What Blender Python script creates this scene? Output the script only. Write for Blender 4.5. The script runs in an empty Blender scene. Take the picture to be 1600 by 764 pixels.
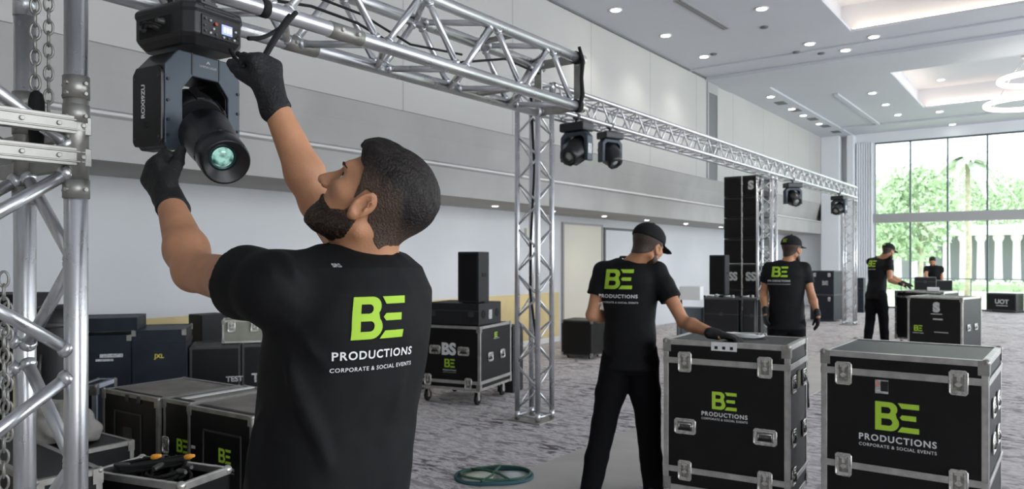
import bpy, bmesh, math, random
import numpy as np
from mathutils import Vector, Matrix
from mathutils.bvhtree import BVHTree
random.seed(7); np.random.seed(7)
SC = bpy.context.scene
COL = SC.collection
PI = math.pi
# ------------------------------------------------------------------ camera
CAMZ = 1.55; FPX = 1178.0; YAW = math.atan(868/1178.0)
cam_data = bpy.data.cameras.new('camera'); cam = bpy.data.objects.new('camera', cam_data); COL.objects.link(cam)
cam.location = (0, 0, CAMZ); cam.rotation_euler = (PI/2, 0, YAW)
cam_data.sensor_fit = 'HORIZONTAL'; cam_data.sensor_width = 36.0; cam_data.lens = 36.0*FPX/1600
cam_data.shift_y = 23/1600.0; cam_data.clip_start = 0.05; cam_data.clip_end = 400
cam_data.dof.use_dof = True; cam_data.dof.focus_distance = 1.75; cam_data.dof.aperture_fstop = 8.0
SC.camera = cam
# ------------------------------------------------------------------ view, world, sun, fill lamps
SC.view_settings.view_transform = 'Standard'; SC.view_settings.look = 'None'
SC.view_settings.gamma = 1.0; SC.view_settings.exposure = 0.12
SC.view_settings.use_curve_mapping = False
world = bpy.data.worlds.new('world'); SC.world = world; world.use_nodes = True
bg = world.node_tree.nodes['Background']; bg.inputs[0].default_value = (0.90, 0.95, 1.0, 1); bg.inputs[1].default_value = 3.2
def light(name, kind, loc, rot, energy, color=(1,1,1), **kw):
    l = bpy.data.lights.new(name, kind); o = bpy.data.objects.new(name, l); COL.objects.link(o)
    l.energy = energy; l.color = color; o.location = loc; o.rotation_euler = rot
    for k, v in kw.items(): setattr(l, k, v)
    return o
light('sun', 'SUN', (20, 30, 20), (math.radians(38), 0, math.radians(150)), 2.2, (1, .97, .9), angle=0.03)
# added fill lamps beyond the unseen right side, standing in for daylight
light('side_fill', 'AREA', (9.4, 5.0, 2.8), (0, math.radians(90), 0), 330, (0.93, 0.97, 1.0), shape='RECTANGLE', size=4.6, size_y=16)
light('side_fill', 'AREA', (9.4, 18.0, 2.8), (0, math.radians(90), 0), 620, (0.80, 0.90, 1.0), shape='RECTANGLE', size=4.6, size_y=14)
# ------------------------------------------------------------------ coordinates
_c, _s = math.cos(YAW), math.sin(YAW)
def at(px, py, D):
    r = (px-800)/FPX*D
    return Vector((r*_c - D*_s, r*_s + D*_c, CAMZ - (py-405)/FPX*D))
def atz(px, z, D):
    p = at(px, 405, D); p.z = z; return p
def cdir(x, y, z=0):          # camera-aligned direction -> world
    return Vector((x*_c - y*_s, x*_s + y*_c, z))
def onceil(px, py, z=5.6):
    return at(px, py, (z-CAMZ)*FPX/(405-py))
def onfloor(px, py, z=0.0):
    return at(px, py, (CAMZ-z)*FPX/(py-405))
# ------------------------------------------------------------------ materials
MATS = {}
def mat(name, color, rough=.5, metal=0., var=0., vscale=8., bump=0., bscale=60., spec=.5, emit=None, estr=0., sheen=0., coat=0., stretch=None, rvar=0.):
    if name in MATS: return MATS[name]
    m = bpy.data.materials.new(name); m.use_nodes = True; nt = m.node_tree; N = nt.nodes; L = nt.links
    b = N['Principled BSDF']; b.inputs['Base Color'].default_value = (*color, 1)
    b.inputs['Roughness'].default_value = rough; b.inputs['Metallic'].default_value = metal
    b.inputs['Specular IOR Level'].default_value = spec
    if sheen: b.inputs['Sheen Weight'].default_value = sheen
    if coat: b.inputs['Coat Weight'].default_value = coat
    if emit: b.inputs['Emission Color'].default_value = (*emit, 1); b.inputs['Emission Strength'].default_value = estr
    tc = N.new('ShaderNodeTexCoord'); mp = N.new('ShaderNodeMapping'); L.new(tc.outputs['Object'], mp.inputs[0])
    if stretch: mp.inputs['Scale'].default_value = stretch
    if var:
        n = N.new('ShaderNodeTexNoise'); n.inputs['Scale'].default_value = vscale; n.inputs['Detail'].default_value = 5
        L.new(mp.outputs[0], n.inputs['Vector'])
        r = N.new('ShaderNodeMapRange'); L.new(n.outputs[0], r.inputs[0])
        r.inputs[1].default_value = .3; r.inputs[2].default_value = .7
        r.inputs[3].default_value = 1-var; r.inputs[4].default_value = 1+var
        mx = N.new('ShaderNodeVectorMath'); mx.operation = 'SCALE'; mx.inputs[0].default_value = color
        L.new(r.outputs[0], mx.inputs['Scale']); L.new(mx.outputs[0], b.inputs['Base Color'])
    if rvar:
        n = N.new('ShaderNodeTexNoise'); n.inputs['Scale'].default_value = 14; n.inputs['Detail'].default_value = 6
        L.new(mp.outputs[0], n.inputs['Vector'])
        r = N.new('ShaderNodeMapRange'); L.new(n.outputs[0], r.inputs[0])
        r.inputs[3].default_value = max(.05, rough-rvar); r.inputs[4].default_value = rough+rvar
        L.new(r.outputs[0], b.inputs['Roughness'])
    if bump:
        n = N.new('ShaderNodeTexNoise'); n.inputs['Scale'].default_value = bscale; n.inputs['Detail'].default_value = 4
        L.new(mp.outputs[0], n.inputs['Vector'])
        bp = N.new('ShaderNodeBump'); bp.inputs['Strength'].default_value = bump; bp.inputs['Distance'].default_value = .01
        L.new(n.outputs[0], bp.inputs['Height']); L.new(bp.outputs[0], b.inputs['Normal'])
    MATS[name] = m
    return m
M_alu   = mat('truss_aluminium', (.68, .69, .71), .30, .92, var=.08, vscale=9, rvar=.10, bump=.03, bscale=90)
M_alud  = mat('aged_aluminium', (.37, .36, .335), .42, .75, var=.22, vscale=14, rvar=.15, bump=.05, bscale=120)
M_trim  = mat('case_extrusion', (.58, .565, .54), .34, .88, var=.18, vscale=16, rvar=.12)
M_hw    = mat('zinc_hardware', (.70, .69, .65), .26, .92, var=.22, vscale=60, rvar=.12)
M_hwd   = mat('dark_hardware', (.07, .07, .07), .45, .5)
M_panel = mat('black_case_panel', (.0042, .0042, .0045), .42, 0, var=.3, vscale=7, bump=.03, bscale=300, spec=.32)
M_panb  = mat('blue_black_case_panel', (.012, .017, .028), .50, 0, var=.3, vscale=6, spec=.35)
M_blk   = mat('matt_black_plastic', (.010, .010, .011), .48, 0, spec=.45)
M_blkr  = mat('black_rubber', (.012, .012, .012), .75, 0, spec=.3)
M_spk   = mat('speaker_paint', (.012, .012, .014), .6, 0, bump=.1, bscale=200, spec=.4)
M_grille= mat('speaker_grille', (.006, .006, .007), .7, .2, spec=.3)
M_fix   = mat('fixture_black', (.012, .012, .013), .34, 0, bump=.03, bscale=200, spec=.5, rvar=.1)
M_fixb  = mat('fixture_slate', (.040, .055, .075), .45, .1, bump=.03, bscale=150)
M_lime  = mat('lime_paint', (.43, .68, .05), .55)
M_limeD = mat('lime_print', (.38, .62, .04), .7)
M_white = mat('white_print', (.78, .78, .78), .6)
M_wprnt = mat('faded_white_print', (.5, .5, .5), .7, var=.4, vscale=60)
M_orange= mat('orange_plastic', (.85, .35, .03), .4)
M_yel   = mat('yellow_label', (.75, .62, .08), .5)
M_cloth = mat('grey_canvas', (.30, .285, .265), .85, 0, var=.15, bump=.3, bscale=30)
M_skin  = mat('skin', (.50, .245, .135), .50, 0, var=.10, vscale=22, bump=.10, bscale=260, spec=.4)
M_skin.node_tree.nodes['Principled BSDF'].inputs['Subsurface Weight'].default_value = .12
M_skin.node_tree.nodes['Principled BSDF'].inputs['Subsurface Radius'].default_value = (.01, .004, .002)
M_shirt = mat('black_cotton', (.0058, .0060, .0068), .72, 0, bump=.10, bscale=500, spec=.2, sheen=.0)
M_trous = mat('black_trouser_cloth', (.007, .007, .0085), .9, 0, bump=.2, bscale=120, spec=.1)
M_shoe  = mat('black_boot', (.012, .012, .012), .6)
M_glove = mat('black_work_glove', (.011, .011, .012), .62, 0, bump=.35, bscale=160, spec=.35)
M_cap   = mat('black_cap_cloth', (.010, .010, .011), .8, 0, bump=.1, bscale=400, spec=.2)
M_eye   = mat('eye_white', (.7, .68, .65), .2); M_iris = mat('eye_iris', (.03, .015, .01), .1)
M_brow  = mat('brow_hair', (.012, .008, .006), .7)
M_lip   = mat('lip', (.36, .13, .10), .5)
# ------------------------------------------------------------------ object helpers
def link(o, parent=None):
    COL.objects.link(o)
    if parent is not None: o.parent = parent
    return o
def tag(o, label=None, cat=None, group=None, kind=None):
    if label: o['label'] = label
    if cat: o['category'] = cat
    if group: o['group'] = group
    if kind: o['kind'] = kind
    return o
def empty(name, loc=(0,0,0), rz=0.0, label=None, cat=None, group=None):
    o = bpy.data.objects.new(name, None); o.location = loc; o.rotation_euler = (0, 0, rz); o.empty_display_size = .1
    link(o); return tag(o, label, cat, group)
def ob(name, bm, m, parent=None, smooth=False, loc=None, bevel=0.0, segs=2):
    me = bpy.data.meshes.new(name); bm.to_mesh(me); bm.free()
    for mm in (m if isinstance(m, (list, tuple)) else [m]): me.materials.append(mm)
    if smooth: me.polygons.foreach_set('use_smooth', [True]*len(me.polygons))
    o = bpy.data.objects.new(name, me)
    if loc is not None: o.location = loc
    link(o, parent)
    if bevel:
        b = o.modifiers.new('bevel', 'BEVEL'); b.width = bevel; b.segments = segs; b.limit_method = 'ANGLE'; b.harden_normals = False
    return o
def NB(): return bmesh.new()
def box(bm, x0, x1, y0, y1, z0, z1, mi=0):
    v = [bm.verts.new(p) for p in ((x0,y0,z0),(x1,y0,z0),(x1,y1,z0),(x0,y1,z0),(x0,y0,z1),(x1,y0,z1),(x1,y1,z1),(x0,y1,z1))]
    for f in ((3,2,1,0),(4,5,6,7),(0,1,5,4),(1,2,6,5),(2,3,7,6),(3,0,4,7)):
        fc = bm.faces.new([v[i] for i in f]); fc.material_index = mi
    return v
def obox(bm, c, ax, ay, az, mi=0):       # oriented box: centre + half-axis vectors
    c = Vector(c); vs = []
    for sx, sy, sz in ((-1,-1,-1),(1,-1,-1),(1,1,-1),(-1,1,-1),(-1,-1,1),(1,-1,1),(1,1,1),(-1,1,1)):
        vs.append(bm.verts.new(c + ax*sx + ay*sy + az*sz))
    for f in ((3,2,1,0),(4,5,6,7),(0,1,5,4),(1,2,6,5),(2,3,7,6),(3,0,4,7)):
        fc = bm.faces.new([vs[i] for i in f]); fc.material_index = mi
def frame_of(d):
    d = d.normalized(); u = Vector((0,0,1)) if abs(d.z) < .9 else Vector((1,0,0))
    a = d.cross(u).normalized(); return a, d.cross(a).normalized()
def tube(bm, pts, r, n=10, closed=False, cap=True, mi=0, smooth=True):
    pts = [Vector(p) for p in pts]; m = len(pts)
    rs = r if isinstance(r, (list, tuple)) else [r]*m
    rings = []; a = None
    for i, p in enumerate(pts):
        if closed: d = pts[(i+1) % m] - pts[i-1]
        else: d = pts[min(i+1, m-1)] - pts[max(i-1, 0)]
        if d.length < 1e-9: d = Vector((0,0,1))
        d.normalize()
        if a is None: a, b = frame_of(d)
        else:
            a = (a - d*a.dot(d)); a = a.normalized() if a.length > 1e-6 else frame_of(d)[0]; b = d.cross(a)
        rings.append([bm.verts.new(p + (a*math.cos(2*PI*k/n) + b*math.sin(2*PI*k/n))*rs[i]) for k in range(n)])
    for i in range(m if closed else m-1):
        A, B = rings[i], rings[(i+1) % m]
        for k in range(n):
            f = bm.faces.new((A[k], A[(k+1) % n], B[(k+1) % n], B[k])); f.smooth = smooth; f.material_index = mi
    if cap and not closed:
        for R, rev in ((rings[0], False), (rings[-1], True)):
            f = bm.faces.new(R if rev else R[::-1]); f.material_index = mi
def cyl(bm, p0, p1, r, n=16, r1=None, mi=0): tube(bm, [p0, p1], [r, r if r1 is None else r1], n, mi=mi)
def lathe(bm, prof, c, axis, n=24, mi=0, up=None):     # prof: [(distance along axis, radius)]
    axis = Vector(axis).normalized(); a, b = frame_of(axis); c = Vector(c); rings = []
    for h, r in prof:
        rings.append([bm.verts.new(c + axis*h + (a*math.cos(2*PI*k/n)+b*math.sin(2*PI*k/n))*max(r, 1e-5)) for k in range(n)])
    for A, B in zip(rings[:-1], rings[1:]):
        for k in range(n):
            f = bm.faces.new((A[k], A[(k+1) % n], B[(k+1) % n], B[k])); f.smooth = True; f.material_index = mi
    bm.faces.new(rings[0][::-1]).material_index = mi; bm.faces.new(rings[-1]).material_index = mi
def prism(bm, poly, o, ax, ay, az, t, mi=0):            # polygon in (ax,ay) extruded along az by t
    o = Vector(o); A = [bm.verts.new(o + ax*x + ay*y) for x, y in poly]; B = [bm.verts.new(o + ax*x + ay*y + az*t) for x, y in poly]
    n = len(poly)
    for i in range(n):
        bm.faces.new((A[i], A[(i+1) % n], B[(i+1) % n], B[i])).material_index = mi
    bm.faces.new(A[::-1]).material_index = mi; bm.faces.new(B).material_index = mi
def copy_tree(o, parent=None):
    c = o.copy(); COL.objects.link(c)
    if parent is not None: c.parent = parent
    for ch in [x for x in list(COL.objects) if x.parent == o]: copy_tree(ch, c)
    return c
# ------------------------------------------------------------------ signed-distance surfaces for bodies, clothes and hands
F32 = np.float32
def V(p): return np.array(p, dtype=F32)
def smin(a, b, k):
    h = np.clip(.5 + .5*(b-a)/k, 0, 1); return b*(1-h) + a*h - k*h*(1-h)
def smax(a, b, k): return -smin(-a, -b, k)
def s_cone(P, a, b, r0, r1):
    a = V(a); b = V(b); ba = b-a; pa = P-a; t = np.clip(pa@ba/max(float(ba@ba), 1e-9), 0, 1)
    return np.linalg.norm(pa - t[:,None]*ba, axis=1) - (r0 + (r1-r0)*t)
def s_chain(P, pts, rs, k=.02):
    d = None
    for i in range(len(pts)-1):
        e = s_cone(P, pts[i], pts[i+1], rs[i], rs[i+1]); d = e if d is None else smin(d, e, k)
    return d
def s_ell(P, c, r, R=None):          # R rows: local axes
    q = P - V(c)
    if R is not None: q = q @ np.array(R, dtype=F32).T
    r = V(r); k0 = np.linalg.norm(q/r, axis=1); k1 = np.linalg.norm(q/(r*r), axis=1)+1e-9
    return k0*(k0-1)/k1
def s_loft(P, lv, s, f, e=2.3, cap=.02):   # lv: rows (z, cx, cy, a, b), stacked along z; s, f: horizontal unit axes
    lv = np.array(sorted(lv), dtype=F32); z = P[:,2]
    g = [np.interp(z, lv[:,0], lv[:,i]).astype(F32) for i in range(1, 5)]
    dx = P[:,0]-g[0]; dy = P[:,1]-g[1]
    u = np.abs(dx*s[0]+dy*s[1])/g[2]; v = np.abs(dx*f[0]+dy*f[1])/g[3]
    k = (u**e + v**e)**(1/e); d = (k-1)*np.minimum(g[2], g[3])
    return smax(smax(d, z-lv[-1,0], cap), lv[0,0]-z, cap)
def polygonize(fn, lo, hi, h):
    lo = V(lo); hi = V(hi); B = 8
    nb = np.ceil((hi-lo)/h/B).astype(int); n = nb*B
    c = [lo[i] + (np.arange(nb[i])+.5)*B*h - h*.5 for i in range(3)]
    G = np.stack(np.meshgrid(*c, indexing='ij'), -1).reshape(-1, 3).astype(F32)
    fv = fn(G); keep = np.abs(fv) < h*B*1.75
    grid = np.repeat(np.repeat(np.repeat(fv.reshape(nb), B, 0), B, 1), B, 2).astype(F32)
    ki = np.argwhere(keep.reshape(nb)); off = np.stack(np.meshgrid(*[np.arange(B)]*3, indexing='ij'), -1).reshape(-1, 3)
    for s0 in range(0, len(ki), 1200):
        idx = (ki[s0:s0+1200, None, :]*B + off[None]).reshape(-1, 3)
        grid[idx[:,0], idx[:,1], idx[:,2]] = fn((lo + idx*h).astype(F32))
    S = grid < 0
    S8 = [S[i:n[0]-1+i, j:n[1]-1+j, k:n[2]-1+k] for i in (0,1) for j in (0,1) for k in (0,1)]
    a = S8[0].copy(); o = S8[0].copy()
    for x in S8[1:]: a &= x; o |= x
    cells = np.argwhere(o & ~a)
    ids = np.full(tuple(n-1), -1, dtype=np.int32); ids[cells[:,0], cells[:,1], cells[:,2]] = np.arange(len(cells))
    cr = [(i,j,k) for i in (0,1) for j in (0,1) for k in (0,1)]
    val = {q: grid[cells[:,0]+q[0], cells[:,1]+q[1], cells[:,2]+q[2]] for q in cr}
    acc = np.zeros((len(cells), 3)); cnt = np.zeros(len(cells))
    for q in cr:
        for ax in range(3):
            if q[ax]: continue
            q2 = list(q); q2[ax] = 1; q2 = tuple(q2); A = val[q]; Bv = val[q2]; m = (A < 0) != (Bv < 0)
            t = np.where(m, A/np.where(m, A-Bv, 1), 0); p = np.tile(np.array(q, float), (len(cells), 1)); p[:,ax] = t
            acc[m] += p[m]; cnt[m] += 1
    verts = lo + (cells + acc/np.maximum(cnt, 1)[:,None])*h
    quads = []
    for ax in range(3):
        b, c2 = (ax+1) % 3, (ax+2) % 3
        sl0 = [slice(None)]*3; sl1 = [slice(None)]*3; sl0[ax] = slice(0, -1); sl1[ax] = slice(1, None)
        s0 = S[tuple(sl0)]; s1 = S[tuple(sl1)]; e = np.argwhere(s0 != s1)
        e = e[(e[:,b] > 0) & (e[:,c2] > 0) & (e[:,b] < n[b]-1) & (e[:,c2] < n[c2]-1)]
        flip = s0[e[:,0], e[:,1], e[:,2]]
        def cid(db, dc):
            q = e.copy(); q[:,b] -= db; q[:,c2] -= dc; return ids[q[:,0], q[:,1], q[:,2]]
        Q = np.stack([cid(1,1), cid(0,1), cid(0,0), cid(1,0)], 1)
        Q[~flip] = Q[~flip][:, ::-1]; quads.append(Q)
    Q = np.concatenate(quads); Q = Q[(Q >= 0).all(1)]
    return verts.astype(F32), Q
def sdf_obj(name, fn, lo, hi, h, m, parent, col=None, origin=(0,0,0)):
    v, q = polygonize(fn, lo, hi, h)
    me = bpy.data.meshes.new(name); vv = v - V(origin)
    me.vertices.add(len(v)); me.vertices.foreach_set('co', vv.ravel())
    me.loops.add(len(q)*4); me.loops.foreach_set('vertex_index', q.ravel().astype(np.int32))
    me.polygons.add(len(q)); me.polygons.foreach_set('loop_start', np.arange(0, len(q)*4, 4, dtype=np.int32))
    me.polygons.foreach_set('loop_total', np.full(len(q), 4, dtype=np.int32))
    me.polygons.foreach_set('use_smooth', np.ones(len(q), dtype=bool))
    me.materials.append(m); me.update(); me.validate()
    if col is not None:
        at_ = me.attributes.new('mask', 'FLOAT', 'POINT'); at_.data.foreach_set('value', np.clip(col(v), 0, 1).astype(F32))
    o = bpy.data.objects.new(name, me); link(o, parent)
    o['_v'] = 0; del o['_v']
    return o, v, q
# ------------------------------------------------------------------ logo and lettering
def spl(cu, pts):
    s = cu.splines.new('POLY'); s.points.add(len(pts)-1)
    for p, q in zip(s.points, pts): p.co = (q[0], q[1], 0, 1)
    s.use_cyclic_u = True
def arc(cx, cy, rx, ry, a0, a1, n=8):
    return [(cx+rx*math.cos(math.radians(a0+(a1-a0)*i/n)), cy+ry*math.sin(math.radians(a0+(a1-a0)*i/n))) for i in range(n+1)]
def curve_mesh(cu):
    o = bpy.data.objects.new('tmp', cu); COL.objects.link(o); bpy.context.view_layer.update()
    dg = bpy.context.evaluated_depsgraph_get(); me = bpy.data.meshes.new_from_object(o.evaluated_get(dg))
    bpy.data.objects.remove(o); return me
_lc = {}
def logo_mesh():                      # unit height, 1.38 wide
    if 'logo' not in _lc:
        cu = bpy.data.curves.new('logo', 'CURVE'); cu.dimensions = '2D'; cu.fill_mode = 'FRONT'
        spl(cu, [(0,0),(0,1),(.46,1)] + arc(.46,.76,.25,.24,90,-38,8) + arc(.48,.28,.28,.28,42,-90,9))
        spl(cu, [(.2,.60),(.2,.82),(.40,.82)] + arc(.40,.71,.10,.11,80,-80,6) + [(.40,.60)])
        spl(cu, [(.2,.18),(.2,.42),(.44,.42)] + arc(.44,.30,.11,.12,80,-80,6) + [(.44,.18)])
        spl(cu, [(.72,1),(1.38,1),(1.38,.82),(.84,.82)])
        spl(cu, [(.78,.51),(.85,.595),(1.29,.595),(1.29,.42),(.85,.42)])
        spl(cu, [(.84,.185),(1.38,.185),(1.38,0),(.72,0)])
        _lc['logo'] = curve_mesh(cu)
    return _lc['logo']
def text_mesh(t, bold=.0, spacing=1.0):
    k = (t, bold, spacing)
    if k not in _lc:
        cu = bpy.data.curves.new('txt', 'FONT'); cu.body = t; cu.size = 1; cu.offset = bold; cu.space_character = spacing; cu.align_x = 'CENTER'; cu.resolution_u = 4
        _lc[k] = curve_mesh(cu)
    return _lc[k]
def decal(name, me, m, parent, o, ax, ay, sx, sy=None, center=False, off=.0012, bvh=None, ray=None, grid=0, shear=0):
    """flat print on a face, or wrapped on a cloth surface when a BVH and ray direction are given"""
    sy = sx if sy is None else sy; bm = NB(); bm.from_mesh(me); o = Vector(o); ax = Vector(ax); ay = Vector(ay); nz = ax.cross(ay).normalized()
    xs = [v.co.x for v in bm.verts]; cx = (min(xs)+max(xs))/2 if center else 0
    if grid:
        for axis, lo_, hi_ in ((0, min(xs), max(xs)), (1, min(v.co.y for v in bm.verts), max(v.co.y for v in bm.verts))):
            t = lo_ + grid
            while t < hi_:
                pn = Vector((1,0,0)) if axis == 0 else Vector((0,1,0))
                bmesh.ops.bisect_plane(bm, geom=bm.verts[:]+bm.edges[:]+bm.faces[:], plane_co=pn*t, plane_no=pn); t += grid
    for v in bm.verts:
        p = o + ax*((v.co.x-cx)*sx + shear*v.co.y*sy) + ay*(v.co.y*sy)
        if bvh is not None:
            h = bvh.ray_cast(p - Vector(ray)*.3, Vector(ray))
            if h[0] is not None: p = h[0] + h[1]*off*(1 if h[1].dot(Vector(ray)) < 0 else -1)
        else: p = p + nz*off
        v.co = p
    return ob(name, bm, m, parent)
# ------------------------------------------------------------------ the hall
HC = 5.6; XW = -6.51; XL = -7.76; YF = 26.4; YB = -5.0; XR = 9.0
def struct(name, bm, m, **k):
    o = ob(name, bm, m, **k); o['kind'] = 'structure'; return o
def wallmat(name, c, seam=0, sdark=.75, var=.04, vs=.5):
    m = bpy.data.materials.new(name); m.use_nodes = True; N = m.node_tree.nodes; L = m.node_tree.links; b = N['Principled BSDF']
    b.inputs['Roughness'].default_value = .75; b.inputs['Specular IOR Level'].default_value = .3
    tc = N.new('ShaderNodeTexCoord'); n = N.new('ShaderNodeTexNoise'); n.inputs['Scale'].default_value = vs; n.inputs['Detail'].default_value = 6
    L.new(tc.outputs['Object'], n.inputs['Vector'])
    r = N.new('ShaderNodeMapRange'); r.inputs[1].default_value = .3; r.inputs[2].default_value = .7; r.inputs[3].default_value = 1-var; r.inputs[4].default_value = 1+var*.5
    L.new(n.outputs[0], r.inputs[0]); fac = r.outputs[0]
    if seam:
        sx = N.new('ShaderNodeSeparateXYZ'); L.new(tc.outputs['Object'], sx.inputs[0])
        md = N.new('ShaderNodeMath'); md.operation = 'PINGPONG'; md.inputs[1].default_value = seam/2
        ad = N.new('ShaderNodeMath'); ad.operation = 'ADD'; ad.inputs[1].default_value = 100*seam + seam/2 - 6.6 % seam; L.new(sx.outputs['Y'], ad.inputs[0]); L.new(ad.outputs[0], md.inputs[0])
        gt = N.new('ShaderNodeMath'); gt.operation = 'GREATER_THAN'; gt.inputs[1].default_value = seam/2-.012; L.new(md.outputs[0], gt.inputs[0])
        mr = N.new('ShaderNodeMapRange'); mr.inputs[3].default_value = 1; mr.inputs[4].default_value = sdark; L.new(gt.outputs[0], mr.inputs[0])
        mm = N.new('ShaderNodeMath'); mm.operation = 'MULTIPLY'; L.new(fac, mm.inputs[0]); L.new(mr.outputs[0], mm.inputs[1]); fac = mm.outputs[0]
    v = N.new('ShaderNodeVectorMath'); v.operation = 'SCALE'; v.inputs[0].default_value = c; L.new(fac, v.inputs['Scale']); L.new(v.outputs[0], b.inputs['Base Color'])
    return m
M_wall = wallmat('upper_wall_plaster', (.50, .492, .475), 2.25, .72, .06)
M_band = wallmat('cornice_plaster', (.42, .412, .40), 0, 1, .12, 1.2)
M_wlow = wallmat('lower_wall_plaster', (.66, .67, .69), 0, 1, .05, .8)
M_ceil = wallmat('ceiling_plaster', (.595, .615, .665), 0, 1, .03)
M_cream= mat('cream_panel', (.72, .68, .58), .7); M_gold = mat('gold_wainscot', (.70, .55, .27), .5, var=.12, vscale=2)
M_tw   = mat('trim_white', (.75, .75, .74), .6); M_dark = mat('dark_reveal', (.16, .165, .175), .7); M_mull = mat('mullion_metal', (.10, .13, .14), .4, .3)
M_grey = mat('transom_grey', (.38, .38, .38), .5)
M_pool = mat('soft_white_paint', (.80, .82, .84), .7)
# carpet
def carpetmat():
    m = bpy.data.materials.new('carpet'); m.use_nodes = True; N = m.node_tree.nodes; L = m.node_tree.links; b = N['Principled BSDF']
    b.inputs['Roughness'].default_value = .93; b.inputs['Specular IOR Level'].default_value = .15
    tc = N.new('ShaderNodeTexCoord')
    def nz(rot, sc, scale, det, dist):
        mp = N.new('ShaderNodeMapping'); mp.inputs['Rotation'].default_value = (0, 0, rot); mp.inputs['Scale'].default_value = sc; L.new(tc.outputs['Object'], mp.inputs[0])
        n = N.new('ShaderNodeTexNoise'); n.inputs['Scale'].default_value = scale; n.inputs['Detail'].default_value = det; n.inputs['Distortion'].default_value = dist
        n.inputs['Roughness'].default_value = .62; L.new(mp.outputs[0], n.inputs[0]); return n.outputs[0]
    a = nz(.64, (1, 3.0, 1), 5.2, 7, .9); c = nz(.5, (1.0, .8, 1), 1.1, 3, .3); d = nz(.64, (1, 3.6, 1), 15, 5, .5)
    def ramp(src, st):
        r = N.new('ShaderNodeValToRGB'); e = r.color_ramp.elements
        e[0].position = st[0][0]; e[0].color = (*st[0][1], 1); e[1].position = st[1][0]; e[1].color = (*st[1][1], 1)
        for p, cc in st[2:]:
            x = e.new(p); x.color = (*cc, 1)
        L.new(src, r.inputs[0]); return r.outputs[0]
    light_ = ramp(d, [(.35, (.53, .49, .49)), (.65, (.71, .675, .67))])
    m1 = ramp(a, [(.44, (1, 1, 1)), (.49, (0, 0, 0))]); m2 = ramp(c, [(.38, (1, 1, 1)), (.60, (.35, .35, .35))])
    mu = N.new('ShaderNodeMath'); mu.operation = 'MULTIPLY'; L.new(m1, mu.inputs[0]); L.new(m2, mu.inputs[1])
    m3 = ramp(d, [(.41, (1, 1, 1)), (.46, (0, 0, 0))])
    m3s = N.new('ShaderNodeMath'); m3s.operation = 'MULTIPLY'; m3s.inputs[1].default_value = .55; L.new(m3, m3s.inputs[0])
    mxx = N.new('ShaderNodeMath'); mxx.operation = 'MAXIMUM'; L.new(mu.outputs[0], mxx.inputs[0]); L.new(m3s.outputs[0], mxx.inputs[1])
    mx = N.new('ShaderNodeMix'); mx.data_type = 'RGBA'; L.new(mxx.outputs[0], mx.inputs[0]); L.new(light_, mx.inputs[6]); mx.inputs[7].default_value = (.135, .115, .135, 1)
    L.new(mx.outputs[2], b.inputs['Base Color'])
    bp = N.new('ShaderNodeBump'); bp.inputs['Strength'].default_value = .3; bp.inputs['Distance'].default_value = .004
    n = N.new('ShaderNodeTexNoise'); n.inputs['Scale'].default_value = 250; L.new(tc.outputs['Object'], n.inputs[0]); L.new(n.outputs[0], bp.inputs['Height']); L.new(bp.outputs[0], b.inputs['Normal'])
    return m
M_carpet = carpetmat()
bm = NB(); box(bm, XL-.3, XR, YB-.2, YF+.3, -.12, 0); struct('floor', bm, M_carpet)
M_strip = mat('plain_carpet_band', (.50, .475, .45), .9, var=.07, vscale=3, bump=.2, bscale=250)
bm = NB(); box(bm, -3.2, -2.35, YB, 15.5, 0, .004); struct('trim_3', bm, M_strip)
# ceiling with two coves
c1 = (-3.1, 5.4, 8.0, 14.4); c2 = (-3.05, 5.4, 18.05, 22.8)     # x0 x1 y0 y1
bm = NB(); T = .05
for x0, x1, y0, y1 in ((XL-.3, -3.1, YB-.2, YF+.3), (5.4, XR, YB-.2, YF+.3), (-3.1, 5.4, YB-.2, c1[2]), (-3.1, 5.4, c1[3], c2[2]), (-3.1, 5.4, c2[3], YF+.3)):
    box(bm, x0, x1, y0, y1, HC, HC+T)
box(bm, XL-.3, XR, YB-.2, YF+.3, HC+.55, HC+.6)
for c in (c1, c2):                # inner faces of the recess, set back behind the lip
    x0, x1, y0, y1 = c; g = .22
    box(bm, x0-g-.05, x0-g, y0-g, y1+g, HC+T, HC+.55); box(bm, x1+g, x1+g+.05, y0-g, y1+g, HC+T, HC+.55)
    box(bm, x0-g, x1+g, y0-g-.05, y0-g, HC+T, HC+.55); box(bm, x0-g, x1+g, y1+g, y1+g+.05, HC+T, HC+.55)
# dropped beam bands across the hall
box(bm, XW, XR, 16.1, 17.6, HC-.07, HC-.002); box(bm, XW, XR, 15.2, 15.28, HC-.03, HC-.002)
box(bm, XW, -5.6, 17.6, YF, HC-.05, HC-.002); box(bm, -5.6, XR, 24.6, 24.75, HC-.05, HC-.002)
box(bm, -4.6, -4.5, 19.5, 24.6, HC-.04, HC-.002)
struct('ceiling', bm, M_ceil)
M_cove = mat('cove_led_strip', (1, .9, .75), .5, emit=(1, .80, .58), estr=8)
def strip(name, x0, x1, y0, y1, lab):
    bm = NB(); box(bm, x0, x1, y0, y1, HC+T+.005, HC+T+.03); o = ob(name, bm, M_cove); tag(o, lab, 'light strip', 'warm light strips in the ceiling coves')
for c, nm in ((c1, 'larger cove nearer the room'), (c2, 'smaller cove nearer the windows')):
    x0, x1, y0, y1 = c
    strip('light_strip', x0-.14, x0-.08, y0, y1, 'warm white light strip along the left edge of the '+nm)
    strip('light_strip', x0, x1, y1+.08, y1+.14, 'warm white light strip along the window-side edge of the '+nm)
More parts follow.
